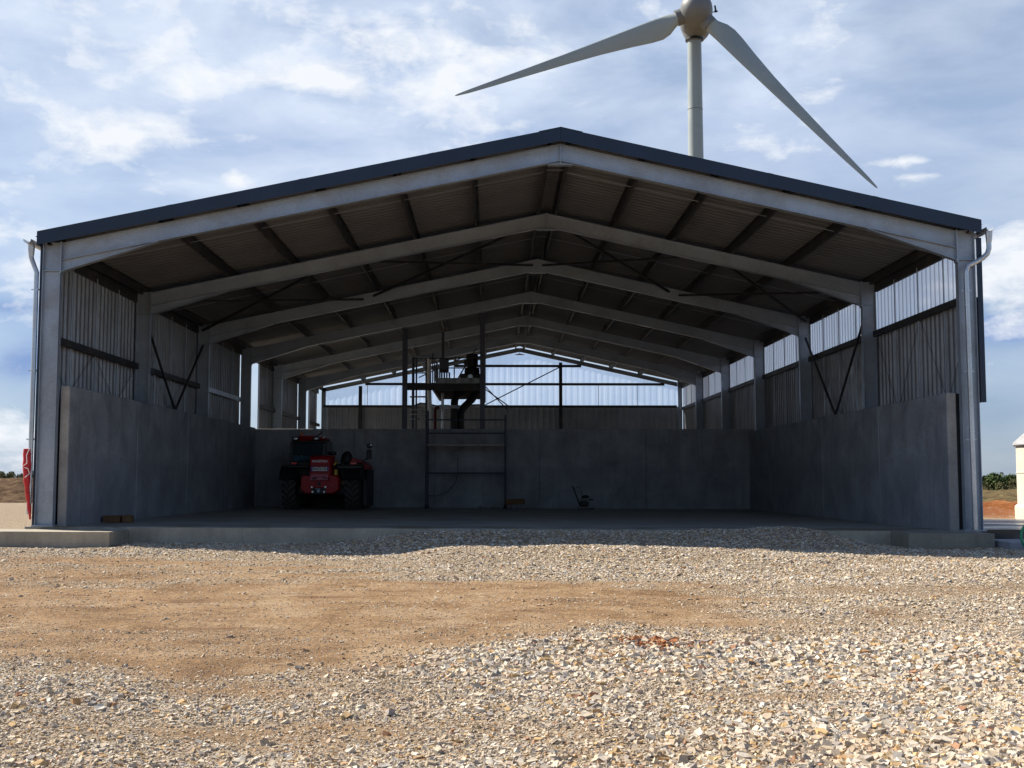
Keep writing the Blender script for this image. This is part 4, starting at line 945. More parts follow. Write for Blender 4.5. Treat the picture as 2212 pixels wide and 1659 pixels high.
for v_, y in ((907, 0), (936, 0), (1022, 0), (1022, 0.85), (907, 0.85)):
    mb = MB(); mb.tube([(-hx, y, zpx(v_, SY + y)), (hx, y, zpx(v_, SY + y))], 0.024, 8); mb.build('ledger', M['scaff'], sc, True)
mb = MB(); zb_ = zpx(963, SY)
for i in range(3): mb.cbox((-hx + 0.03, 0.05 + 0.25*i, zb_), (hx - 0.03, 0.28 + 0.25*i, zb_ + 0.055), 0.005)
mb.build('deck_board', M['wood'], sc)
mb = MB(); pts = [(-hx + 1.0, 1.15, 1.7), (-hx + 1.0, 1.12, 1.2), (-hx + 0.95, 1.0, 0.9), (-hx + 0.7, 0.9, 0.55), (-hx + 0.3, 0.7, 0.4), (-hx + 0.05, 0.4, 0.42)]
mb.tube(pts, 0.010, 6); mb.build('cable', M['black'], sc, True)

# ------------------------------------------------------------------ rubble heap
rr = random.Random(3)
def px_at(u, v, Y): x, z = U(u, v, Y); return x, Y, z
def rock(x, y, z, sx, sy, sz, mat, name, label, cat, grp, rz=0.0):
    v0, f0 = ico(); vs = [(p[0]*(1+rr.uniform(-.2, .2))*sx, p[1]*(1+rr.uniform(-.2, .2))*sy, max(-0.9, p[2])*(1+rr.uniform(-.15, .15))*sz) for p in v0]
    mb = MB(); mb.add(vs, [tuple(int(i) for i in f) for f in f0]); zm = min(v[2] for v in vs); o = mb.build(name, mat); o.location = (x, y, z - zm); o.rotation_euler.z = rz
    return setp(o, label, cat, grp)
GR = 'rubble on the floor beside the scaffold'
for i, (u, w, h, lb) in enumerate([(1037, 9, 7, 'small grey rubble lump furthest left of the heap by the scaffold'), (1046, 10, 8, 'grey rubble lump just left of the scaffold foot'), (1066, 14, 9, 'flat grey rubble piece in the middle of the heap'), (1082, 13, 11, 'grey rubble piece right under the scaffold foot'), (1101, 13, 8, 'flat dark rubble piece under the left end of the brown block'), (1121, 12, 9, 'dark rubble piece under the right end of the brown block'), (1133, 8, 6, 'small rubble lump furthest right of the heap')]):
    k = 38.9 / FPX; rock(U(u, 1090, 38.9)[0], 38.9, slabtop(0), w*k/2, 0.12, h*k/2, M['mortar'], 'rubble', lb, 'rubble', GR)
k = 38.9 / FPX; mb = MB(); mb.cbox((-21*k, -0.15, 0), (21*k, 0.15, 12*k), 0.03); o = mb.build('rubble', M['brick']); o.location = (U(1113, 1090, 38.9)[0], 38.95, slabtop(0) + 0.145); o.rotation_euler.y = R(-3)
setp(o, 'brown block lying on top of the rubble heap by the scaffold', 'rubble', GR)

# ------------------------------------------------------------------ plate compactor
cy_ = 38.9; cx_ = U(1262, 1090, cy_)[0]
pc = empty('plate_compactor', (cx_, cy_, slabtop(cx_) + 0.002), 'small petrol plate compactor with upright loop handle standing by the back wall', 'compactor')
mb = MB(); mb.add([(-0.20, -0.2, 0.03), (0.28, -0.2, 0.0), (0.34, -0.2, 0.07), (0.30, -0.2, 0.05), (-0.16, -0.2, 0.045), (-0.25, -0.2, 0.10), (-0.20, 0.2, 0.03), (0.28, 0.2, 0.0), (0.34, 0.2, 0.07), (0.30, 0.2, 0.05), (-0.16, 0.2, 0.045), (-0.25, 0.2, 0.10)],
                  [(0, 1, 2, 3, 4, 5), (11, 10, 9, 8, 7, 6), (0, 6, 7, 1), (1, 7, 8, 2), (2, 8, 9, 3), (3, 9, 10, 4), (4, 10, 11, 5), (5, 11, 6, 0)])
mb.build('base_plate', M['galv_dark'], pc)
mb = MB(); mb.cbox((-0.15, -0.14, 0.09), (0.14, 0.14, 0.26), 0.03); mb.lathe([(0.06, -0.16), (0.1, -0.14), (0.1, 0.0)], (0.0, 0, 0.2), 'Y', 16); mb.build('engine', M['black'], pc, True)
mb = MB(); mb.cbox((-0.13, -0.12, 0.262), (0.10, 0.12, 0.36), 0.035); mb.build('fuel_tank', M['mortar'], pc, True)
mb = MB(); mb.lathe([(0.10, 0.362), (0.12, 0.37), (0.12, 0.42), (0.08, 0.46), (0.02, 0.47)], (0.04, 0, 0), n=16); mb.tube([(0.14, 0, 0.30), (0.26, 0, 0.33), (0.28, 0, 0.29)], 0.02, 8); mb.build('air_filter', M['black'], pc, True)
mb = MB()
for s in (-1, 1): mb.tube([(-0.13, s*0.15, 0.10), (-0.24, s*0.16, 0.40), (-0.36, s*0.17, 0.73)], 0.013, 8)
mb.tube([(-0.36, -0.17, 0.73), (-0.40, -0.1, 0.76), (-0.40, 0.1, 0.76), (-0.36, 0.17, 0.73)], 0.013, 8); mb.tube([(-0.30, -0.17, 0.7), (-0.14, -0.19, 0.74), (-0.08, -0.19, 0.5), (-0.1, -0.16, 0.38)], 0.009, 6)
mb.build('handle', M['black'], pc, True)

# ------------------------------------------------------------------ equipment platform behind the wall
PY = 41.25; PD = 5.3
def pz(v, Y=PY): return U(1106, v, Y)[1]
def px(u, Y=PY): return U(u, 900, Y)[0]
pf = empty('equipment_platform', (px(960), PY, 0.0), 'raised steel equipment platform on tall posts behind the back wall', 'platform')
o0 = Vector((px(960), PY, 0))
def PF(mb, name, mat, smooth=False, parent=None):
    mb.v = [(x - o0.x, y - o0.y, z) for x, y, z in mb.v]; return mb.build(name, mat, parent or pf, smooth)
xl_, xr_ = px(874), px(1042); zb1, zb2 = pz(843), pz(829)
for x in (xl_, xr_):
    mb = MB(); mb.sweep(Iprof(0.17, 0.17), (x, PY, 0.02), (x, PY, ztop(x) - HD), (1, 0, 0), (0, 1, 0)); PF(mb, 'post', M['scaff'])
mb = MB(); mb.sweep([(a_, b_) for a_, b_ in Iprof(zb2 - zb1, 0.12)], (xl_ + 0.09, PY, (zb1 + zb2)/2), (xr_ - 0.09, PY, (zb1 + zb2)/2), (0, 1, 0), (0, 0, 1)); PF(mb, 'cross_beam', M['galv_dark'])
xd0 = px(934)
mb = MB()
for i in range(12): mb.box((xd0, PY + 0.1 + i*0.44, zb1 + 0.05), (xr_ + 0.03, PY + 0.1 + i*0.44 + 0.40, zb2 - 0.02))
PF(mb, 'deck', M['matt'])
for x in (xd0 + 0.03, xr_ + 0.05):
    mb = MB(); mb.box((x - 0.03, PY + 0.09, zb1 - 0.02), (x + 0.03, PY + PD + 0.1, zb2 + 0.0)); PF(mb, 'side_joist', M['galv_dark'])
mb = MB(); mb.box((xd0 + 0.1, PY - 0.02, zb2 + 0.012), (xr_ - 0.09, PY + 0.01, zb2 + 0.20)); PF(mb, 'toe_board', M['platecol'])
# side sheet at right
mb = MB(); x = px(1047); mb.box((x - 0.02, PY + 0.2, pz(866)), (x + 0.03, PY + 0.9, pz(770))); PF(mb, 'side_sheet', M['platecol'])
mb = MB()
for z in (0.55, 1.05):
    mb.tube([(xd0, PY + 0.1, zb2 + z), (xd0, PY + PD, zb2 + z)], 0.022, 8); mb.tube([(xd0, PY + PD, zb2 + z), (xr_, PY + PD, zb2 + z)], 0.022, 8)
for i in range(5): mb.tube([(xd0, PY + 0.1 + i*PD/4.1, zb2), (xd0, PY + 0.1 + i*PD/4.1, zb2 + 1.05)], 0.022, 8)
for i in range(4): mb.tube([(xd0 + (xr_-xd0)*i/3.0, PY + PD, zb2), (xd0 + (xr_-xd0)*i/3.0, PY + PD, zb2 + 1.05)], 0.022, 8)
mb.tube([(px(925), PY + 0.1, pz(774)), (xr_, PY + 0.1, pz(772))], 0.022, 8)
PF(mb, 'guard_rail', M['scaff'], True)
for a_, b_ in (((985, 800), (1025, 770)), ((998, 770), (1018, 806))):
    mb = MB(); a3 = (px(960 + (a_[0]-960)*1.0), PY + 2.5, pz(a_[1]) + 0.2); 
for (u0, v0, u1, v1) in ((986, 822, 1018, 768), (990, 778, 1012, 812)):
    x0_, z0_ = U(u0 - 0, v0, PY + PD); x1_, z1_ = U(u1 + 24 - 24, v1 - 0, PY + PD)
    mb = MB(); mb.beam((x0_, PY + PD + 0.05, z0_), (x1_ + 0.2, PY + PD + 0.05, z1_ + 0.3), 0.07, 0.05); PF(mb, 'diagonal_brace', M['scaff'])
for u_, r_ in ((892, 0.05), (899, 0.03), (921, 0.045)):
    Y2 = PY + 1.6; x = U(u_, 900, Y2)[0]; mb = MB(); mb.tube([(x, Y2, 0.02), (x, Y2, U(u_, 772, Y2)[1])], r_, 8); PF(mb, 'thin_post', M['scaff'], True)
mb = MB()        # looped ladder cage rungs to the left of the deck
for v_ in (774, 806, 858, 886, 896, 906):
    Y2 = PY + 1.6; xa_, z_ = U(887, v_, Y2); xb_, _ = U(924, v_, Y2)
    mb.tube([(xa_, Y2 - 0.3, z_), (xa_ - 0.02, Y2 + 0.3, z_ + 0.02), (xb_, Y2 + 0.35, z_ + 0.02), (xb_, Y2 - 0.35, z_), (xa_, Y2 - 0.3, z_)], 0.02, 6)
PF(mb, 'ladder_cage', M['galv_pipe'], True)
mb = MB()
for i in range(6):
    Y2 = PY + 1.7; x, z = U(935 + i*5.0, 822, Y2); mb.tube([(x, Y2, z - 0.02), (x, Y2, z + 0.55 - 0.03*i)], 0.020 + 0.006*(i % 2), 8)
PF(mb, 'railing_bars', M['galv_pipe'], True)
# things on / around it
def pipe(name, pts, r, mat, label, cat, n=14, grp=None):
    mb = MB(); mb.tube(pts, r, n); o = mb.build(name, mat, None, True); return setp(o, label, cat, grp)
def p3(u, v, Y): x, z = U(u, v, Y); return (x, Y, z)
pipe('white_pipe', [p3(927, 775, PY + 0.35), p3(927, 842, PY + 0.35), p3(928, 870, PY + 0.4), (U(928, 900, PY + 0.4)[0], PY + 0.4, 0.05)], 0.075, M['white'], 'white upright pipe left of the equipment platform deck', 'pipe')
pipe('grey_pipe', [p3(956, 842, PY + 2.0), (U(956, 900, PY + 2.0)[0], PY + 2.0, 0.05)], 0.055, M['galv_pipe'], 'slim grey upright pipe under the equipment platform', 'pipe')
GP = 'thick black pipes under the platform'
pipe('black_pipe', [p3(1003, 845, PY + 1.5), p3(987, 853, PY + 1.5), p3(982, 866, PY + 1.4), p3(981, 890, PY + 1.3), (U(981, 900, PY + 1.3)[0], PY + 1.3, 0.05)], 0.135, M['black'], 'thick black pipe dropping straight from under the platform, left of the slanting one', 'pipe', grp=GP)
pipe('black_pipe', [p3(1030, 846, PY + 1.6), p3(1020, 862, PY + 1.6), p3(1002, 880, PY + 1.5), p3(995, 893, PY + 1.4), (U(994, 900, PY + 1.4)[0], PY + 1.4, 0.05)], 0.135, M['black'], 'thick black pipe slanting down from the right side of the platform', 'pipe', grp=GP)
mb = MB(); q = p3(981, 879, PY + 1.3); mb.lathe([(0.14, -0.06), (0.21, -0.05), (0.21, 0.05), (0.14, 0.06)], q, 'Z', 18); mb.tube([(q[0] - 0.6, q[1] - 0.05, q[2]), (q[0] - 0.14, q[1] - 0.05, q[2])], 0.045, 8); mb.box((q[0] - 0.52, q[1] - 0.16, q[2] - 0.07), (q[0] - 0.18, q[1] + 0.05, q[2] + 0.07))
o = mb.build('pipe_valve', M['galv'], None, True); setp(o, 'grey actuator valve clamped round the straight black pipe', 'valve')
pipe('silver_duct', [p3(893, 878, PY + 1.8), p3(908, 874, PY + 1.8), p3(925, 877, PY + 1.8), p3(947, 880, PY + 1.8), p3(968, 879, PY + 1.8)], [0.04, 0.08, 0.10, 0.06, 0.05], M['galv_pipe'], 'short silver duct running sideways left of the black pipes', 'duct')
pipe('silver_duct', [p3(1010, 878, PY + 3), p3(1032, 878, PY + 3), p3(1042, 876, PY + 3)], [0.07, 0.09, 0.05], M['galv_pipe'], 'short silver duct between the slanting pipe and the right platform post', 'duct')
pipe('red_pipe', [p3(950, 881, PY + 1.2), p3(942, 881, PY + 1.2), p3(940, 886, PY + 1.2), (U(940, 900, PY+1.2)[0], PY + 1.2, 0.05)], 0.05, M['darkred'], 'thin dark red upright pipe below the platform', 'pipe')
cb = empty('control_cabinet', (U(959, 800, PY + 0.5)[0], PY + 0.5, U(959, 804, PY + 0.5)[1]), 'grey metal control cabinet hung over the platform deck', 'cabinet')
w = 10.2 * PY / FPX; h = 30 * PY / FPX
mb = MB(); mb.cbox((-w, 0, 0), (w, 0.25, h), 0.012); mb.build('housing', M['galv_dark'], cb)
mb = MB(); mb.cbox((-w + 0.02, -0.018, h*0.22), (w - 0.02, -0.003, h - 0.02), 0.006); mb.build('door', M['scaff'], cb)
mb = MB(); mb.cbox((w - 0.05, -0.03, h*0.5), (w - 0.03, -0.018, h*0.6), 0.002); mb.build('handle', M['black'], cb)
mb = MB(); mb.tube([(0.02 - w*0.4, 0.1, h), (0.02 - w*0.4, 0.1, h + 0.95)], 0.05, 10)
for i in range(4): mb.tube([(-w + 0.08 + 0.09*i, 0.1, -0.001), (-w + 0.08 + 0.09*i, 0.1, -0.36)], 0.028, 8)
mb.build('cable_conduit', M['scaff'], cb, True)
pm = empty('pump_motor', (U(1016, 800, PY + 0.9)[0], PY + 0.9, zb2 + 0.0), 'black upright pump motor with a round pale gauge on the platform deck', 'motor')
mb = MB(); mb.cbox((-0.38, -0.2, 0.0), (0.38, 0.35, 0.42), 0.05); mb.lathe([(0.27, 0.40), (0.27, 0.58), (0.24, 0.64), (0.17, 0.66), (0.17, 0.70)], (0.06, 0.08, 0), n=20); mb.build('pump_housing', M['black'], pm, True)
mb = MB(); mb.lathe([(0.20, 0.70), (0.21, 0.705), (0.21, 1.12), (0.20, 1.13)], (0.06, 0.08, 0), n=20); mb.cbox((-0.22, -0.02, 0.75), (-0.10, 0.16, 0.92), 0.01); mb.build('motor', M['black'], pm, True)
mb = MB(); mb.lathe([(0.085, -0.235), (0.095, -0.215), (0.095, -0.203)], (0.0, 0, 0.30), 'Y', 20); mb.build('gauge', M['lamp'], pm, True)

# ------------------------------------------------------------------ telehandler, rear towards us
TYY = 36.3; tx0 = U(688.5, 1090, TYY)[0]
th = empty('telehandler', (tx0, TYY, slabtop(tx0) + 0.002), 'red and black telescopic handler parked with its rear towards the opening', 'telehandler')
S = 0.00167
def hx_(c): return (c - 945) * S
def hz_(c): return (1535 - c) * S
def TB(fn, name, mat, smooth=False, parent=None):
    mb = MB(); fn(mb); return mb.build(name, mat, parent or th, smooth)
def tyre(cx, cy, rad, wd):
    e = TB(lambda mb: mb.lathe([(rad*0.52, -wd/2), (rad*0.80, -wd/2), (rad*0.93, -wd/2 + 0.03), (rad*0.955, -wd/2 + 0.09), (rad*0.955, wd/2 - 0.09), (rad*0.93, wd/2 - 0.03), (rad*0.80, wd/2), (rad*0.52, wd/2)], (cx, cy, rad), 'X', 36), 'wheel', M['rubber'], True)
    def lugs(mb):
        n = 19
        for k in range(n):
            for s in (-1, 1):
                a0 = 2*pi*(k + (0.5 if s > 0 else 0.0))/n; a1 = a0 - 0.30 
                rr0, rr1 = rad*0.945, rad*1.0; ww = 0.055
                p = []
                for (q, aa) in ((0.01, a0), (wd/2 + 0.005, a1)):
                    for r_ in (rr0, rr1):
                        for da in (-ww, ww): p.append((cx + s*q, cy + cos(aa + da)*r_, rad + sin(aa + da)*r_))
                mb.add(p, [(0, 1, 3, 2), (4, 6, 7, 5), (0, 4, 5, 1), (2, 3, 7, 6), (0, 2, 6, 4), (1, 5, 7, 3)])
    TB(lugs, 'tread', M['tread'], parent=e)
    TB(lambda mb: (mb.lathe([(0.05, -wd*0.3), (rad*0.50, -wd*0.32), (rad*0.515, -wd*0.5), (rad*0.515, wd*0.5), (rad*0.50, wd*0.32), (0.05, wd*0.3)], (cx, cy, rad), 'X', 28), mb.lathe([(0.02, -wd*0.45), (0.12, -wd*0.42), (0.14, 0), (0.12, wd*0.42), (0.02, wd*0.45)], (cx, cy, rad), 'X', 16)), 'rim', M['galv_dark'], True, e)
for cx in (-0.955, 0.965):
    for cy in (0.75, 3.45): tyre(cx, cy, 0.62, 0.43)
TB(lambda mb: (mb.cbox((-0.42, 0.5, 0.5), (0.42, 4.1, 0.95), 0.04), mb.cbox((-0.75, 0.6, 0.45), (0.75, 0.85, 0.75), 0.04), mb.cbox((-0.75, 3.3, 0.45), (0.75, 3.6, 0.75), 0.04)), 'chassis', M['black'])
# mudguards
def guard(mb, x0, x1, cy, r=0.72):
    n = 12; vs = []
    for i in range(n + 1):
        a = R(24) + (pi - R(48)) * i / n
        for rr_ in (r, r + 0.045):
            for x in (x0, x1): vs.append((x, cy + rr_*cos(a), 0.62 + rr_*sin(a)))
    fs = []
    for i in range(n):
        k = 4*i; fs += [(k, k+1, k+5, k+4), (k+2, k+6, k+7, k+3), (k, k+4, k+6, k+2), (k+1, k+3, k+7, k+5)]
    fs += [(0, 2, 3, 1), (4*n, 4*n+1, 4*n+3, 4*n+2)]; mb.add(vs, fs)
for x0, x1 in ((-1.22, -0.70), (0.70, 1.22)):
    TB(lambda mb: guard(mb, x0, x1, 0.75), 'mudguard', M['black'], True)
    TB(lambda mb: guard(mb, x0, x1, 3.45), 'mudguard', M['black'], True)
# counterweight
def cw(mb):
    pts = [(-0.575, 0.60), (-0.575, 0.98), (-0.52, 1.05), (0.52, 1.05), (0.60, 0.98), (0.60, 0.60), (0.42, 0.50), (-0.42, 0.50)]
    n = len(pts); vs = [(x, 0.03 if abs(x) < 0.5 else 0.10, z) for x, z in pts] + [(x, 0.55, z) for x, z in pts]; vs += [(x*0.93, 0.0, 0.77 + (z - 0.77)*0.9) for x, z in pts]
    mb.add(vs, [tuple(range(2*n, 3*n))] + [(i, (i+1) % n, n + (i+1) % n, n + i) for i in range(n)] + [(2*n + i, 2*n + (i+1) % n, (i+1) % n, i) for i in range(n)] + [tuple(range(2*n-1, n-1, -1))])
cwo = TB(cw, 'counterweight', M['red'])
TB(lambda mb: mb.cbox((hx_(812), -0.05, hz_(1250)), (hx_(1076), -0.004, hz_(1128)), 0.01), 'hitch_plate', M['black'], parent=cwo)
TB(lambda mb: (mb.tube([(0, -0.16, hz_(1190)), (0, -0.05, hz_(1190))], 0.045, 12), mb.cbox((-0.09, -0.14, hz_(1160)), (0.05, -0.05, hz_(1145)), 0.005), mb.tube([(0.03, -0.1, hz_(1150)), (0.03, -0.1, hz_(1215))], 0.015, 8)), 'tow_hitch', M['galv'], True, cwo)
TB(lambda mb: mb.tube([(hx_(945), -0.015, hz_(1060)), (hx_(945), 0.05, hz_(1060))], 0.05, 16), 'tow_pin_hole', M['black'], True, cwo)
for u_, v_ in ((822, 1120), (1067, 1118), (838, 1205), (1045, 1204)):
    TB(lambda mb: mb.lathe([(0.028, -0.10), (0.034, -0.085), (0.034, -0.045)], (hx_(u_), 0, hz_(v_)), 'Y', 14), 'bolt', M['lamp'], True, cwo)
TB(lambda mb: mb.cbox((hx_(1165), -0.008, hz_(1092)), (hx_(1198), 0.002, hz_(1070)), 0.002), 'side_reflector', M['redlamp'], parent=cwo)
# boom rear housing with rounded top
def tail(mb):
    x0, x1 = hx_(772), hx_(1148); z0, z1 = hz_(1010), hz_(552); pr = [(0.0, z0), (0.0, z1 - 0.16), (0.03, z1 - 0.08), (0.09, z1 - 0.025), (0.2, z1), (1.0, z1 + 0.03), (1.0, z0)]
    n = len(pr); c = 0.035
    vs = [(x0, y + c, z) for y, z in pr] + [(x0 + c, y, z) for y, z in pr] + [(x1 - c, y, z) for y, z in pr] + [(x1, y + c, z) for y, z in pr]
    fs = [(k*n + i, k*n + (i+1) % n, (k+1)*n + (i+1) % n, (k+1)*n + i) for k in range(3) for i in range(n)] + [tuple(range(n-1, -1, -1)), tuple(range(3*n, 4*n))]
    mb.add(vs, fs)
tl = TB(tail, 'boom_tail', M['red'], True)
TB(lambda mb: mb.cbox((hx_(790), -0.012, hz_(742)), (hx_(1135), 0.001, hz_(732)), 0.002), 'seam', M['black'], parent=tl)
TB(lambda mb: mb.cbox((hx_(790), -0.012, hz_(852)), (hx_(1135), 0.001, hz_(842)), 0.002), 'seam', M['black'], parent=tl)
TB(lambda mb: mb.cbox((hx_(783), -0.02, hz_(1000)), (hx_(1108), 0.0, hz_(885)), 0.006), 'reflective_plate', M['pink'], parent=tl)
TB(lambda mb: [mb.box((hx_(a), -0.024, hz_(b)), (hx_(c), -0.0205, hz_(d))) for a, b, c, d in ((1010, 958, 1040, 925), (1046, 975, 1085, 940), (812, 908, 830, 890), (822, 980, 900, 950), (845, 942, 930, 932))], 'plate_marking', M['black'], parent=tl)
text_mesh('lettering', 'MANITOU', 0.098, M['white'], tl, Matrix.Translation((hx_(952), -0.004, hz_(656))) @ FRONT, 0.003, 0.004, 0.12, 1.02)
pb = TB(lambda mb: mb.cbox((hx_(795), -0.022, hz_(830)), (hx_(1112), -0.002, hz_(760)), 0.004), 'number_plate', M['white'])
TB(lambda mb: (mb.box((hx_(797), -0.025, hz_(828)), (hx_(826), -0.0225, hz_(762))), mb.box((hx_(1084), -0.025, hz_(828)), (hx_(1110), -0.0225, hz_(762)))), 'plate_band', M['blue'], parent=pb)
text_mesh('plate_lettering', 'FH-673-TW', 0.108, M['black'], pb, Matrix.Translation((hx_(955), -0.024, hz_(795))) @ FRONT, 0.002, 0.003, 0, 0.76)
# cab
def cab(mb):
    x0, x1 = hx_(338), hx_(985); xt0, xt1 = hx_(352), hx_(962); y0, y1 = 0.95, 2.55; z0, z1 = hz_(1000), hz_(262)
    for (xa, ya_, xb, yb_) in ((x0, y0, xt0, y0 + 0.1), (x1, y0, xt1, y0 + 0.1), (x0, y1, xt0, y1 - 0.25), (x1, y1, xt1, y1 - 0.25)):
        mb.beam((xa, ya_, z0), (xb, yb_, z1), 0.08, 0.08)
    mb.cbox((x0 - 0.02, y0 - 0.03, z0), (x1, y1, hz_(640)), 0.03)
    mb.cbox((xt0 - 0.03, y0 + 0.02, z1 - 0.06), (xt1 + 0.03, y1 - 0.2, z1), 0.02)
    mb.cbox((x0 + 0.25, y0 + 0.5, hz_(640)), (x0 + 0.75, y0 + 0.62, hz_(400)), 0.05); mb.cbox((x0 + 0.38, y0 + 0.5, hz_(400)), (x0 + 0.62, y0 + 0.6, hz_(330)), 0.03)
cabo = TB(cab, 'cab', M['black'])
def quad(mb, pts, th=0.006):
    a = [Vector(p) for p in pts]; n = (a[1]-a[0]).cross(a[3]-a[0]).normalized()*th; k = len(a)
    mb.add(a + [p + n for p in a], [(0, 1, 2, 3), (7, 6, 5, 4), (0, 4, 5, 1), (1, 5, 6, 2), (2, 6, 7, 3), (3, 7, 4, 0)])
TB(lambda mb: quad(mb, [(hx_(375), 0.955, hz_(540)), (hx_(930), 0.955, hz_(540)), (hx_(925), 1.03, hz_(285)), (hx_(385), 1.03, hz_(285))]), 'rear_window', M['glass'], parent=cabo)
TB(lambda mb: quad(mb, [(hx_(378), 0.925, hz_(636)), (hx_(930), 0.925, hz_(636)), (hx_(930), 0.945, hz_(548)), (hx_(378), 0.945, hz_(548))]), 'lower_window', M['glass_blue'], parent=cabo)
TB(lambda mb: quad(mb, [(hx_(545), 0.948, hz_(525)), (hx_(845), 0.948, hz_(525)), (hx_(845), 1.0, hz_(345)), (hx_(545), 1.0, hz_(345))], 0.003), 'window_reflection', M['glass_blue'], parent=cabo) if False else None
TB(lambda mb: quad(mb, [(hx_(985) + 0.045, 1.0, hz_(600)), (hx_(985) + 0.045, 2.45, hz_(600)), (hx_(962) + 0.045, 2.25, hz_(275)), (hx_(962) + 0.045, 1.1, hz_(275))]), 'side_window', M['glass'], parent=cabo)
rf = TB(lambda mb: (mb.cbox((hx_(345), 0.93, hz_(262)), (hx_(950), 2.4, hz_(195)), 0.05), mb.cbox((hx_(470), 0.97, hz_(194)), (hx_(770), 2.2, hz_(168)), 0.012)), 'cab_roof', M['red'], True)
for u_ in (425, 805):
    lm = TB(lambda mb: mb.cbox((hx_(u_) - 0.11, 0.86, hz_(262)), (hx_(u_) + 0.11, 0.928, hz_(188)), 0.02), 'work_light', M['black'], True)
    TB(lambda mb: mb.lathe([(0.2, -0.02), (1.0, -0.012), (1.0, 0.01)], (hx_(u_), 0.85, hz_(226)), 'Y', 20, M4=Matrix.Diagonal((0.066, 1, 0.036, 1))), 'lens', M['lamp'], True, lm)
TB(lambda mb: (mb.lathe([(0.04, 0.0), (0.04, 0.03), (0.035, 0.09), (0.02, 0.11)], (hx_(500), 1.3, hz_(168)), n=14)), 'beacon', M['orange'], True)
TB(lambda mb: (mb.tube([(hx_(760), 1.5, hz_(168)), (hx_(850), 1.5, hz_(110))], 0.02, 6), mb.add([(hx_(830), 1.49, hz_(120)), (hx_(872), 1.49, hz_(105)), (hx_(848), 1.49, hz_(52)), (hx_(830), 1.52, hz_(120)), (hx_(872), 1.52, hz_(105)), (hx_(848), 1.52, hz_(52))], [(0, 1, 2), (5, 4, 3), (0, 3, 4, 1), (1, 4, 5, 2), (2, 5, 3, 0)])), 'antenna', M['black'])
TB(lambda mb: mb.tube([(hx_(905), 1.0, hz_(205)), (hx_(935), 0.95, hz_(215)), (hx_(955), 0.95, hz_(190))], 0.018, 8), 'roof_light', M['lamp'], True)
# left mirror
mr = TB(lambda mb: mb.cbox((hx_(258), 1.6, hz_(468)), (hx_(330), 1.66, hz_(290)), 0.025), 'mirror', M['black'], True)
TB(lambda mb: mb.tube([(hx_(320), 1.63, hz_(300)), (hx_(345), 1.63, hz_(285)), (hx_(360), 1.6, hz_(300))], 0.013, 6), 'mirror_arm', M['black'], True, mr)
# bonnet on the right with side panel, intake dome
TB(lambda mb: (mb.cbox((hx_(1240), 0.95, hz_(1000)), (hx_(1690), 2.9, hz_(660)), 0.06), mb.cbox((hx_(1150), 1.2, hz_(1000)), (hx_(1250), 2.7, hz_(700)), 0.02)), 'bonnet', M['black'], True)
TB(lambda mb: mb.add([(hx_(1440), 1.0, hz_(655)), (hx_(1470), 1.0, hz_(585)), (hx_(1640), 1.0, hz_(650)), (hx_(1735), 1.0, hz_(730)), (hx_(1735), 1.0, hz_(990)), (hx_(1700), 1.0, hz_(990)), (hx_(1700), 1.0, hz_(740)), (hx_(1440), 2.9, hz_(655)), (hx_(1470), 2.9, hz_(585)), (hx_(1640), 2.9, hz_(650)), (hx_(1735), 2.9, hz_(730)), (hx_(1735), 2.9, hz_(990)), (hx_(1700), 2.9, hz_(990)), (hx_(1700), 2.9, hz_(740))],
   [(0, 1, 2, 6), (2, 3, 6), (3, 4, 5, 6), (7, 13, 9, 8), (9, 13, 10), (10, 13, 12, 11), (1, 8, 9, 2), (2, 9, 10, 3), (3, 10, 11, 4), (0, 7, 8, 1), (4, 11, 12, 5), (5, 12, 13, 6), (6, 13, 7, 0)]), 'bonnet_side', M['red'])
TB(lambda mb: mb.lathe([(0.19, 0.0), (0.185, 0.10), (0.15, 0.20), (0.09, 0.275), (0.02, 0.30)], (hx_(1328), 1.6, hz_(628)), n=24), 'air_intake', M['black'], True)
TB(lambda mb: mb.cbox((hx_(1210), 1.35, hz_(660)), (hx_(1440), 1.9, hz_(628)), 0.02), 'intake_base', M['galv_dark'])
TB(lambda mb: (mb.cbox((hx_(1690), 1.6, hz_(595)), (hx_(1792), 1.66, hz_(425)), 0.02), mb.tube([(hx_(1620), 1.63, hz_(640)), (hx_(1680), 1.63, hz_(600)), (hx_(1720), 1.63, hz_(590))], 0.02, 6), mb.cbox((hx_(1695), 1.58, hz_(380)), (hx_(1800), 1.68, hz_(305)), 0.02), mb.tube([(hx_(1745), 1.63, hz_(425)), (hx_(1745), 1.63, hz_(380))], 0.015, 6)), 'mirror', M['black'], True)
TB(lambda mb: mb.lathe([(0.02, 0.0), (0.034, 0.012), (0.034, 0.03)], (hx_(1778), 1.55, hz_(330)), 'Y', 14), 'side_light', M['lamp'], True)
TB(lambda mb: (mb.tube([(hx_(1148), 1.2, hz_(560)), (hx_(1178), 1.2, hz_(520))], 0.012, 6), mb.lathe([(0.01, -0.035), (0.035, 0), (0.01, 0.035)], (hx_(1178), 1.2, hz_(497)), 'Z', 14)), 'side_light', M['lamp'], True)
TB(lambda mb: (mb.cbox((hx_(1010), 1.8, hz_(520)), (hx_(1110), 1.9, hz_(450)), 0.03), mb.tube([(hx_(960), 1.85, hz_(490)), (hx_(1020), 1.85, hz_(460))], 0.014, 6)), 'mirror', M['black'], True)
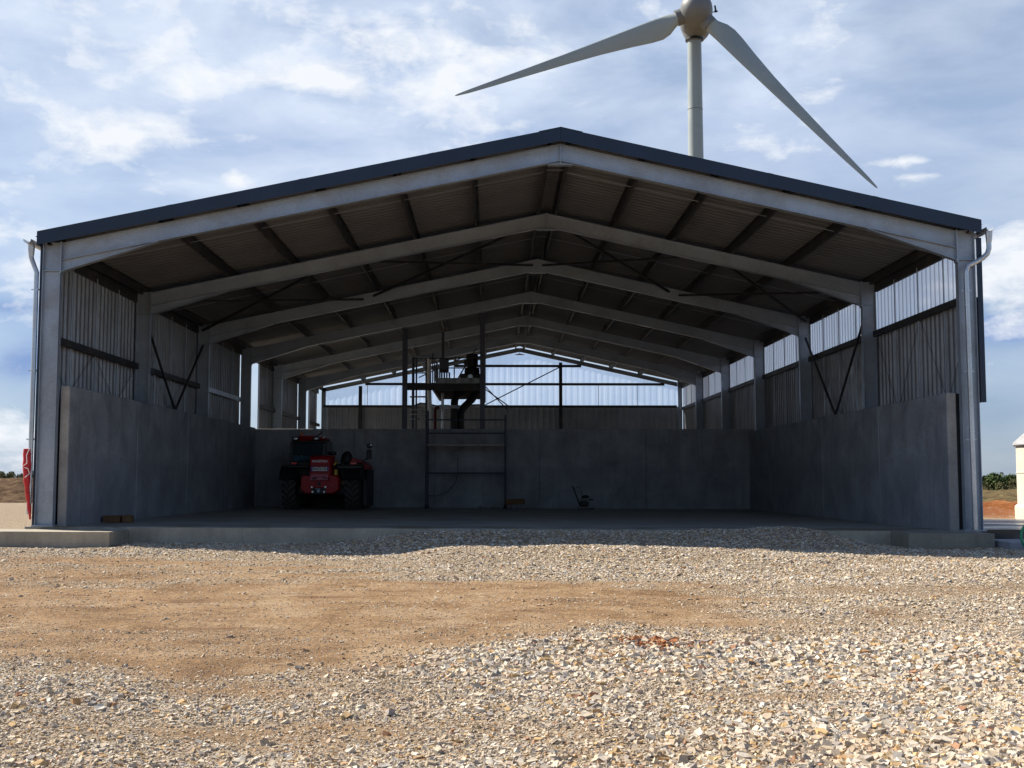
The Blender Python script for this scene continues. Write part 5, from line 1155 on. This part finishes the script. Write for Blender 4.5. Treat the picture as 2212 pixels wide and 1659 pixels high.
TB(lambda mb: (mb.beam((hx_(1170), 0.5, hz_(720)), (hx_(1235), 0.5, hz_(650)), 0.06, 0.05), mb.beam((hx_(1235), 0.5, hz_(650)), (hx_(1215), 0.5, hz_(690)), 0.06, 0.05), mb.cbox((hx_(1178), 0.48, hz_(905)), (hx_(1237), 0.56, hz_(800)), 0.01)), 'lift_cylinder', M['yellow'])
for u0, u1 in ((400, 497), (1478, 1592)):
    lp = TB(lambda mb: mb.cbox((hx_(u0 - 15), 0.40, hz_(715)), (hx_(u1 + 15), 0.47, hz_(655)), 0.01), 'tail_light', M['black'])
    TB(lambda mb: mb.cbox((hx_(u0), 0.385, hz_(706)), (hx_(u1), 0.398, hz_(668)), 0.004), 'lens', M['redlamp'], parent=lp)
    TB(lambda mb: mb.beam((hx_(u0), 0.45, hz_(720)), (hx_(u0), 0.95, hz_(760)), 0.05, 0.04), 'lamp_bracket', M['black'], parent=lp)
# bumper-like rear guards above the rear wheels
TB(lambda mb: (mb.cbox((hx_(335), 0.25, hz_(770)), (hx_(760), 0.95, hz_(722)), 0.02), mb.cbox((hx_(1250), 0.30, hz_(790)), (hx_(1700), 0.95, hz_(722)), 0.02)), 'rear_guard', M['black'])
# boom running forward, carriage, bucket
bm_ = TB(lambda mb: mb.beam((0.03, 0.9, hz_(640)), (0.03, 3.7, 1.0), 0.34, 0.36), 'boom', M['black'])
TB(lambda mb: mb.add([(-1.2, 3.75, 0.05), (-1.2, 3.75, 0.9), (-1.2, 4.3, 0.08), (1.15, 3.75, 0.05), (1.15, 3.75, 0.9), (1.15, 4.3, 0.08), (-1.2, 3.80, 0.12), (1.15, 3.80, 0.12)], [(0, 1, 6, 2), (3, 5, 7, 4), (0, 3, 4, 1), (0, 2, 5, 3), (1, 4, 7, 6), (6, 7, 5, 2)]), 'bucket', M['galv_dark'])
TB(lambda mb: mb.cbox((hx_(1665), 1.0, hz_(1490)), (hx_(1752), 3.0, hz_(785)), 0.02), 'side_box', M['black'])
print('objects', len(scn.objects))
